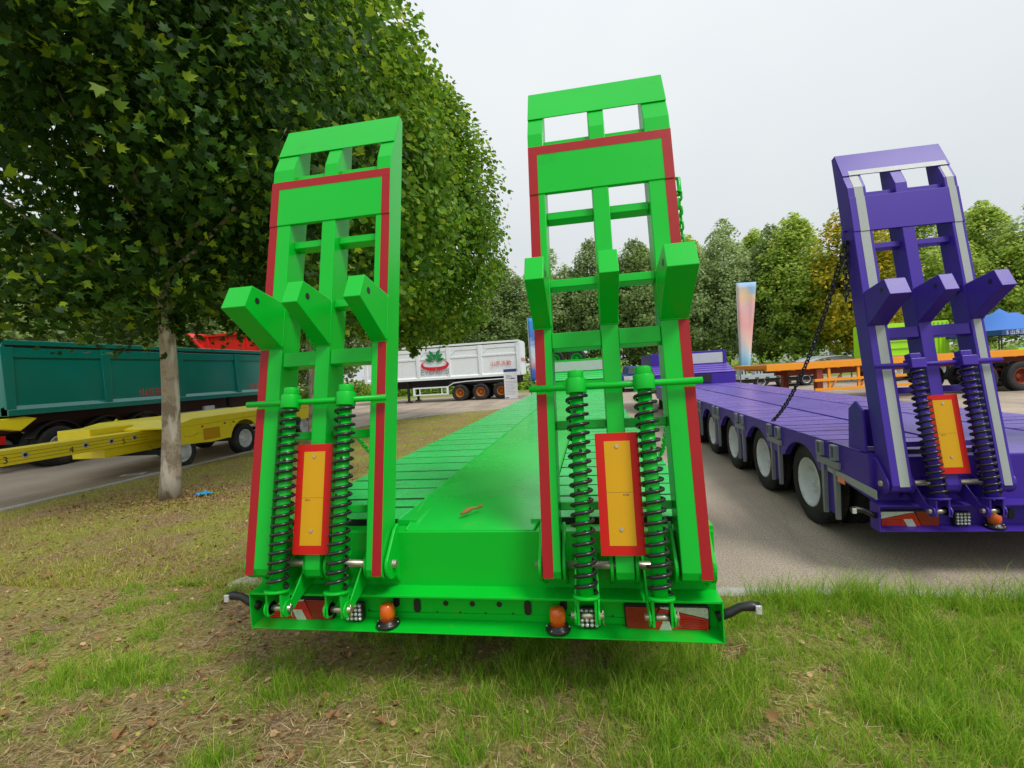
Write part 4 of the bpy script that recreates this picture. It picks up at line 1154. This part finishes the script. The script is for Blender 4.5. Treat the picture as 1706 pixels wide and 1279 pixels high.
def crown_points(rg, n, R_, z0, z1, prof, nclump, cl, shell=.55):
    """leaf positions: clumps spread through the volume, denser towards the outside"""
    t = rg.random(nclump * 3); keep = rg.random(nclump * 3) < (prof(t) ** 2 + .05); t = t[keep][:nclump]
    k = len(t); a = rg.random(k) * 2 * PI; rr = R_ * prof(t) * (rg.random(k) ** shell)
    cz = z0 + (z1 - z0) * t
    C_ = np.stack([rr * np.cos(a), rr * np.sin(a), cz], 1)
    idx = rg.integers(0, k, n)
    P = C_[idx] + rg.normal(size=(n, 3)) * cl * np.array([1, 1, .75])
    # trim to the outline
    tt_ = np.clip((P[:, 2] - z0) / (z1 - z0), 0, 1); rad = np.hypot(P[:, 0], P[:, 1]); mx_ = (R_ * prof(tt_) * 1.06 + .12) * (1 + .09 * np.sin(np.arctan2(P[:, 1], P[:, 0]) * 5 + P[:, 2] * 1.3) * np.sin(P[:, 2] * 2.1 + 1) + .05 * rg.normal(size=n))
    sc = np.minimum(1, mx_ / np.maximum(rad, 1e-6)); P[:, 0] *= sc; P[:, 1] *= sc
    P[:, 2] = np.clip(P[:, 2], z0 - .25, z1 + .2)
    out_ = P - np.array([0, 0, (z0 * .6 + z1 * .4)]); out_ /= np.linalg.norm(out_, axis=1, keepdims=True)
    N_ = out_ * .7 + np.array([0, 0, .55]) + rg.normal(size=(n, 3)) * .5
    return P, N_


def trunk_mesh(rg, h, r0, z_limb, R_, nl, m, lean=0.0, top=.25):
    g = G(); path = []; rs = []
    n = 14
    for i in range(n + 1):
        t_ = i / n; z = h * t_
        path.append((.06 * math.sin(z * .9) + lean * min(z, 3.4), .05 * math.cos(z * .7) - .05, z - .08)); rs.append(r0 * ((1.22 if i == 0 else 1.05 if i == 1 else 1) - (1 - top) * t_ ** 1.1))
    g.tube(path, rs, 16)
    for i in range(nl):
        z = z_limb + (h - z_limb) * (i + .3) / nl; a = rg.random() * 6.28
        L_ = R_ * (.45 + .5 * rg.random()) * (1 - .5 * i / nl); rb = r0 * .36 * (1 - .55 * i / nl)
        p0 = Vector((.06 * math.sin(z * .9) + lean * min(z, 3.4), .05 * math.cos(z * .7) - .05, z))
        d = Vector((math.cos(a), math.sin(a), .55)); pts = []
        for k in range(5):
            s_ = k / 4; pts.append(p0 + d * (L_ * s_) + Vector((rg.normal() * .06, rg.normal() * .06, .25 * s_ * s_ * L_)) * s_)
        g.tube(pts, [rb * (1 - .8 * k / 4) for k in range(5)], 7)
    return g.mesh('trunk', m)


egg = lambda t: np.sin(np.pi * np.clip(t, 0, 1) ** .72) ** .55
tall = lambda t: np.sin(np.pi * (np.clip(t, 0, 1) * .94 + .05) ** .8) ** .75

plane_label = ['pale-barked plane tree nearest on the left, its trunk standing before the teal dump trailer',
               'plane tree whose trunk shows through the left green ramp',
               'plane tree at the far end of the row, with sunlit sides beside the open sky']
rg = np.random.default_rng(11)
P, N_ = crown_points(rg, 56000, 3.45, 2.95, 12.6, egg, 420, .38, .5)
for _k in range(9):                                    # drooping boughs below the crown
    a_, r_, zc_ = rg.random() * 2 * PI, rg.uniform(1.4, 3.2), rg.uniform(2.9, 3.25)
    q_ = rg.normal(size=(420, 3)) * np.array([.42, .42, .20]) + np.array([r_ * math.cos(a_), r_ * math.sin(a_), zc_])
    P = np.r_[P, q_]; N_ = np.r_[N_, np.array([0, 0, .8]) + rg.normal(size=(420, 3)) * .6]
crownA = leaf_mesh('crown', P, N_, rg.uniform(.07, .155, len(P)), LOBED, MT['leaf_shaded'], rg)
P, N_ = crown_points(rg, 52000, 3.45, 2.75, 13.6, egg, 420, .40, .42)
crownB = leaf_mesh('crown', P, N_, rg.uniform(.09, .18, len(P)), HEX, MT['leaf_sunlit'], rg)
for i, (x, y) in enumerate(((-6.82, 6.56), (-7.25, 11.2), (-7.6, 16.6))):
    t = thing('plane_tree', plane_label[i], 'tree', (x, y, .03), i * .5, 'plane trees along the grass verge')
    link('trunk', trunk_mesh(rg, 8, .138 if i == 0 else .125, 3.1, 3.2, 16, MT['bark'], .085 if i == 0 else .05), t)
    link('crown', crownA if i == 0 else crownB, t, loc=((.28, 0, 0), (.62, 0, 0), (.78, -.9, 0))[i])

# trees of the background
variants = []
for v_, (leaf, n_) in enumerate((('leaf_far', 19000), ('leaf_light', 21000), ('leaf_yellow', 21000), ('leaf_dark', 22000))):
    rg = np.random.default_rng(30 + v_)
    P, N_ = crown_points(rg, n_, 3.3, 1.6, 14, tall, 170, .48, .5)
    variants.append((leaf_mesh('crown', P, N_, rg.uniform(.17, .34, n_), KITE, MT[leaf], rg), trunk_mesh(rg, 11, .2, 2.5, 2.6, 10, MT['bark_dark'])))
bt = [  # x, y, scale, width, variant, label
    (-19.5, 46, .88, 1.1, 0, 'green broadleaf tree behind the front end of the white dump trailer'),
    (-14.0, 49, .95, 1.1, 1, 'light green tree rising behind the emblem of the white dump trailer'),
    (-8.5, 47, .90, 1.15, 3, 'dark tree behind the tail of the white dump trailer'),
    (-3.5, 50, 1.0, 1.0, 0, 'tree seen left of the tall green ramp, by the blue flag'),
    (.6, 49, 1.03, 1.0, 3, 'dark tree framed in the left opening of the right green ramp'),
    (4.8, 48, .98, 1.05, 3, 'dark tree framed in the right opening of the right green ramp'),
    (9.2, 50, 1.05, 1.0, 0, 'airy grey-green tree right of the tall green ramp'),
    (13.6, 50, 1.08, 1.05, 0, 'tall grey-green tree behind the pink feather flag'),
    (17.6, 49, 1.0, .95, 3, 'narrow dark tree just right of the pink feather flag'),
    (18.6, 47, 1.02, 1.1, 1, 'bright green tree between the feather flag and the violet ramp'),
    (22.0, 43.5, 1.02, 1.1, 2, 'yellowing tree left of the violet ramp'),
    (28.6, 47, 1.02, 1.15, 1, 'yellow-green tree behind the violet ramp'),
    (34.2, 48, .98, 1.1, 1, 'green tree seen through the violet ramp'),
    (39.5, 47, 1.08, 1.2, 1, 'large light green tree right of the violet ramp, above the blue tent'),
    (45.5, 46, 1.05, 1.2, 0, 'green tree at the right edge of the picture above the tent'),
    (-22, 58, 1.0, 1.3, 1, 'pale green tree in the rear row, far left of the white dump trailer'),
    (-11.5, 60, 1.05, 1.3, 0, 'tree in the rear row over the middle of the white dump trailer'),
    (-5.5, 59, 1.1, 1.2, 1, 'pale tree in the rear row over the tail of the white dump trailer'),
    (2.8, 60, 1.12, 1.2, 0, 'rear-row tree filling the gap between the two dark trees behind the green ramp'),
    (7.2, 61, 1.15, 1.2, 1, 'rear-row tree peeping past the right edge of the green ramp'),
    (12.0, 60, 1.18, 1.2, 1, 'rear-row pale tree left of the pink feather flag'),
    (16.0, 61, 1.2, 1.2, 0, 'rear-row tree right above the pink feather flag'),
    (20.0, 60, 1.18, 1.2, 1, 'rear-row light tree right of the pink feather flag'),
    (25.0, 61, 1.16, 1.2, 1, 'rear-row light tree behind the yellowing tree'),
    (31.5, 60, 1.15, 1.2, 1, 'rear-row light tree hidden mostly by the violet ramp'),
    (43.0, 60, 1.2, 1.3, 0, 'rear-row tree above the blue tent'),
    (51.0, 58, 1.2, 1.3, 1, 'rear-row light tree farthest right'),
    (-26, 12, .78, 1.3, 3, 'dark tree behind the tail of the teal dump trailer'),
    (-28, 18, .82, 1.3, 0, 'shaded green tree behind the middle of the teal dump trailer'),
    (-27, 25, .85, 1.3, 3, 'dark bushy tree behind the pale plane trunk'),
    (-29, 33, .9, 1.3, 1, 'light green tree behind the red tipper'),
    (-24.5, 40, .9, 1.2, 0, 'green tree between the red tipper and the white dump trailer'),
    (-36, 22, 1.0, 1.4, 0, 'big green tree farthest left, deep behind the teal dump trailer'),
]
for (x, y, s_, w_, v_, lb) in bt:
    t = thing('broadleaf_tree', lb, 'tree', (x, y, -.03), random.uniform(0, 6.28), 'trees beyond the road')
    t.scale = (w_, w_, s_)
    link('trunk', variants[v_][1], t); link('crown', variants[v_][0], t)

# bright hedge along the far verge
rg = np.random.default_rng(77)
n = 26000
P = np.stack([rg.uniform(-45, 60, n), rg.normal(43, .8, n), np.abs(rg.normal(0, 1, n)) * .75], 1)
P[:, 2] *= .8 + .7 * np.array([mnoise.noise((x * .35, 1.2, 0)) for x in P[:, 0]]) + .3
hd = link('hedge', leaf_mesh('hedge', P, np.array([0, -.4, 1]) + rg.normal(size=(n, 3)) * .6, rg.uniform(.18, .4, n), KITE, MT['hedge'], rg))
hd['kind'] = 'stuff'; tag(hd, 'bright green shrubs growing along the far verge', 'shrubs')

# pale distant building beyond the trees
bd = thing('apartment_building', 'pale distant building glimpsed between the trees right of the pink flag', 'building', (38, 92, 0))
G().box(-9, 9, 0, 12, 0, 9).build('wall', MT['concrete_wall'], bd)
wm_ = G().box(-.7, .7, -.05, 0, 0, 1.4).mesh('window', MT['window'])
for i in range(6):
    for j in range(3): link('window', wm_, bd, loc=(-7.5 + i * 3, -.01, 1 + j * 2.8))
G().box(-9.2, 9.2, -.2, 12.2, 9, 9.3).build('roof', MT['concrete_wall'], bd)

# ------------------------------------------------------------------ grass, straw, litter
def blades(name, P, hgt, wid, m, rg, lean=.55, flat=False):
    n = len(P); a = rg.random(n) * 2 * PI; d = np.stack([np.cos(a), np.sin(a), np.zeros(n)], 1)
    la = rg.random(n) * 2 * PI; ld = np.stack([np.cos(la), np.sin(la), np.zeros(n)], 1) * (lean * rg.random(n) ** .7)[:, None]
    H_ = hgt[:, None]; W_ = (wid / 2)[:, None]
    up = np.array([0, 0, 1.])
    if flat:
        t = ld / np.maximum(np.linalg.norm(ld, axis=1, keepdims=True), 1e-6); up = t * .97 + np.array([0, 0, .12]) * rg.random((n, 1)); ld = rg.normal(size=(n, 3)) * .12
    p0 = P; p1 = P + up * H_ * .45 + ld * H_ * .22; p2 = P + up * H_ * .8 + ld * H_ * .62; p3 = P + up * H_ * (1. if not flat else 1) + ld * H_ * 1.05 - (0 if flat else 1) * np.array([0, 0, 1.]) * H_ * .12
    V = np.stack([p0 - d * W_, p0 + d * W_, p1 - d * W_ * .85, p1 + d * W_ * .85, p2 - d * W_ * .55, p2 + d * W_ * .55, p3], 1)
    F = np.array([0, 1, 3, 0, 3, 2, 2, 3, 5, 2, 5, 4, 4, 5, 6]); Fa = (F[None] + (np.arange(n) * 7)[:, None]).ravel()
    return raw_mesh(name, V.reshape(-1, 3), Fa, m)


def vec_noise(x, y, f, s):
    return np.array([mnoise.noise((a * f, b * f, s)) for a, b in zip(x, y)])


def on_lawn(x, y): return y < KY - .01 if x > KX else (x > left_edge(y) + .1 and y < 21.3)


def scatter(rg, n, x0, x1, y0, y1, yexp=1.):
    x = rg.uniform(x0, x1, n); y = y0 + (y1 - y0) * rg.random(n) ** yexp
    ok = np.array([on_lawn(a, b) for a, b in zip(x, y)]); x, y = x[ok], y[ok]
    z = np.array([lawn_z(a, b) for a, b in zip(x, y)]) - .004
    return x, y, z


def green_amount(x, y):
    return .46 + .65 * vec_noise(x, y, 1.5, 5.) + .75 * vec_noise(x, y, 3.6, 9.) + .35 * vec_noise(x, y, 9., 2.) + .30 * np.tanh((x + .9) * .9) + .15 * np.tanh((y - 2.6) * 2) * (x > -1.5)


rg = np.random.default_rng(5)
x, y, z = scatter(rg, 110000, -4.2, 4.6, 1.35, 3.9)
ga = green_amount(x, y); keep = rg.random(len(x)) < np.clip(ga * 1.1, .05, 1)
x, y, z, ga = x[keep], y[keep], z[keep], ga[keep]
hh_ = .6 + 0 * x
# tufts: many blades from one foot, leaning outwards
tx, ty, tz = scatter(rg, 26000, -4.2, 4.6, 1.35, 3.9)
tg = green_amount(tx, ty); keep = rg.random(len(tx)) < np.clip(tg * 1.05 - .12, .02, 1); tx, ty, tz, tg = tx[keep], ty[keep], tz[keep], tg[keep]
nb = rg.integers(6, 18, len(tx)); th = rg.uniform(.55, 1.5, len(tx))
ox, oy = rg.normal(size=nb.sum()) * .014, rg.normal(size=nb.sum()) * .014
x = np.r_[x, np.repeat(tx, nb) + ox]; y = np.r_[y, np.repeat(ty, nb) + oy]; z = np.r_[z, np.repeat(tz, nb)]; ga = np.r_[ga, np.repeat(tg, nb)]; hh_ = np.r_[hh_, np.repeat(th, nb)]
y = np.minimum(y, KY - .01)
h_b = (.022 + .078 * np.clip(ga, 0, 1.3) + .05 * np.clip((y - 3.1) * 2, 0, 1) * (x > .4)) * rg.uniform(.5, 1.35, len(x)) * hh_
gr = link('grass', blades('grass', np.stack([x, y, z], 1), h_b, rg.uniform(.0015, .0034, len(x)), MT['grass'], rg, .95))
gr['kind'] = 'stuff'; tag(gr, 'fresh green grass in uneven tufts in front of the trailers', 'grass')
x, y, z = scatter(rg, 90000, -9.2, -.6, 3.5, 21, 1.7)
ga = .46 + .7 * vec_noise(x, y, .9, 5.) + .7 * vec_noise(x, y, 2.7, 9.); keep = rg.random(len(x)) < np.clip(ga, .05, 1)
x, y, z = x[keep], y[keep], z[keep]
gr = link('grass', blades('grass', np.stack([x, y, z], 1), rg.uniform(.025, .075, len(x)), rg.uniform(.004, .009, len(x)), MT['grass_olive'], rg, .9))
gr['kind'] = 'stuff'; tag(gr, 'short olive turf under the plane trees', 'grass')
x, y, z = scatter(rg, 130000, -9.0, 4.6, 1.35, 9.5, 1.5)
ga = green_amount(x, y); keep = rg.random(len(x)) < np.clip(1.25 - ga, .25, 1); x, y, z = x[keep], y[keep], z[keep]
st = link('straw', blades('straw', np.stack([x, y, z + rg.uniform(.004, .03, len(x))], 1), rg.uniform(.03, .12, len(x)), rg.uniform(.0015, .004, len(x)), MT['grass_dry'], rg, 1, True))
st['kind'] = 'stuff'; tag(st, 'dry straw lying flat between the tufts of grass', 'straw')
x, y, z = scatter(rg, 19000, -8.8, 4.6, 1.35, 9, 1.7)
ga = green_amount(x, y); keep = rg.random(len(x)) < np.clip(1.05 - ga * 1.2, .03, 1); x, y, z = x[keep], y[keep], z[keep]
xt = -6.7 + rg.normal(size=2600) * .75; yt_ = 6.5 + rg.normal(size=2600) * .5      # litter heaped round the foot of the plane tree
x = np.r_[x, xt]; y = np.r_[y, yt_]; z = np.r_[z, [lawn_z(a, b) for a, b in zip(xt, yt_)]]; n = len(x)
li = link('leaf_litter', leaf_mesh('leaf_litter', np.stack([x, y, z + .012], 1), np.array([0, 0, 1.]) + rg.normal(size=(n, 3)) * .45, rg.uniform(.008, .04, n), HEX, MT['litter'], rg, .35, .3))
li['kind'] = 'stuff'; tag(li, 'brown leaf litter and bark chips on the bare soil', 'litter')
# small broad-leaved weeds among the grass
tx, ty, tz = scatter(rg, 420, -5, 4.4, 1.5, 6.5, 1.3)
nb = rg.integers(4, 10, len(tx)); q = nb.sum()
P = np.stack([np.repeat(tx, nb) + rg.normal(size=q) * .02, np.repeat(ty, nb) + rg.normal(size=q) * .02, np.repeat(tz, nb) + rg.uniform(.02, .06, q)], 1)
wd = link('weeds', leaf_mesh('weeds', P, np.array([0, -.1, 1.]) + rg.normal(size=(q, 3)) * .45, rg.uniform(.009, .022, q), HEX, MT['grass'], rg, .2, .3))
wd['kind'] = 'stuff'; tag(wd, 'small broad-leaved weeds dotted through the grass', 'weeds')
# larger fallen plane leaves, one by one
fl_me = []
for v_ in range(5):
    r2 = np.random.default_rng(90 + v_)
    fl_me.append(leaf_mesh('fallen_leaf', np.zeros((1, 3)), np.array([[r2.normal() * .25, r2.normal() * .25, 1.]]), np.array([1.]), LOBED, MT['litter'], r2, .5, .35))
x, y, z = scatter(rg, 900, -8, 4.4, 1.5, 7.5, 1.4)
ga = green_amount(x, y); order = np.argsort(ga + rg.random(len(ga)) * .8)[:150]
for j, i in enumerate(order):
    o = link('fallen_leaf', fl_me[j % 5], None, loc=(x[i], y[i], z[i] + .03))
    s_ = random.uniform(.03, .075); o.scale = (s_, s_, s_); o.rotation_euler = (random.uniform(-.5, .5), random.uniform(-.5, .5), random.uniform(0, 6.28))
    tag(o, 'curled brown plane leaf fallen on the grass verge', 'leaf', 'fallen leaves on the verge')

# ------------------------------------------------------------------ small things lying about
tw = G().tube([(-.778, 2.588, .95), (-.75, 2.63, .957), (-.72, 2.655, .965), (-.70, 2.675, .958), (-.684, 2.697, .966)], [.006, .016, .008, .006, .013], 8).build('leaf', MT['twig'])
tag(tw, 'curled dry brown leaf lying on the green trailer deck', 'leaf')
g = G()
n = 7
vs_ = [(-6.36 + .22 * i / n, 6.55 + .16 * j / n, .06 + .045 * mnoise.noise((i * .9, j * .9, 2)) + .03) for j in range(n + 1) for i in range(n + 1)]
g.add(vs_, [(j * 8 + i, j * 8 + i + 1, (j + 1) * 8 + i + 1, (j + 1) * 8 + i) for j in range(n) for i in range(n)], sm=True)
bs = g.build('plastic_scrap', MT['blue_plastic'], recalc=False); md = bs.modifiers.new('thick', 'SOLIDIFY'); md.thickness = .004
tag(bs, 'crumpled bright blue plastic scrap by the foot of the plane tree', 'litter')
g = G(); g.box(-.22, .22, -.13, .13, .002, .006); pp = g.build('leaflet', MT['pale_paper'], loc=(-9.96, 8.75, 0)); pp.rotation_euler = (0, 0, .5)
G().box(-.14, .12, -.05, .03, .0065, .007).build('printed_panel', MT['print_grey'], pp)
tag(pp, 'white printed leaflet lying on the left road', 'paper')
g = G()
for j in range(7):
    for i in range(10):
        a, b = i / 10 * 2 * PI, j / 6 * PI
        r_ = 1 + .25 * mnoise.noise((math.cos(a) * 1.3, math.sin(a) * 1.3, j * .5))
        g.v.append((-3.08 + .15 * r_ * math.sin(b) * math.cos(a), 3.62 + .12 * r_ * math.sin(b) * math.sin(a), .035 + .04 * r_ * math.cos(b)))
for j in range(6):
    for i in range(10): g.f.append([j * 10 + i, j * 10 + (i + 1) % 10, (j + 1) * 10 + (i + 1) % 10, (j + 1) * 10 + i]); g.mi.append(0); g.sm.append(False)
tag(g.build('stone', MT['stone']), 'pale rough stone beside the left corner of the green bumper', 'stone')
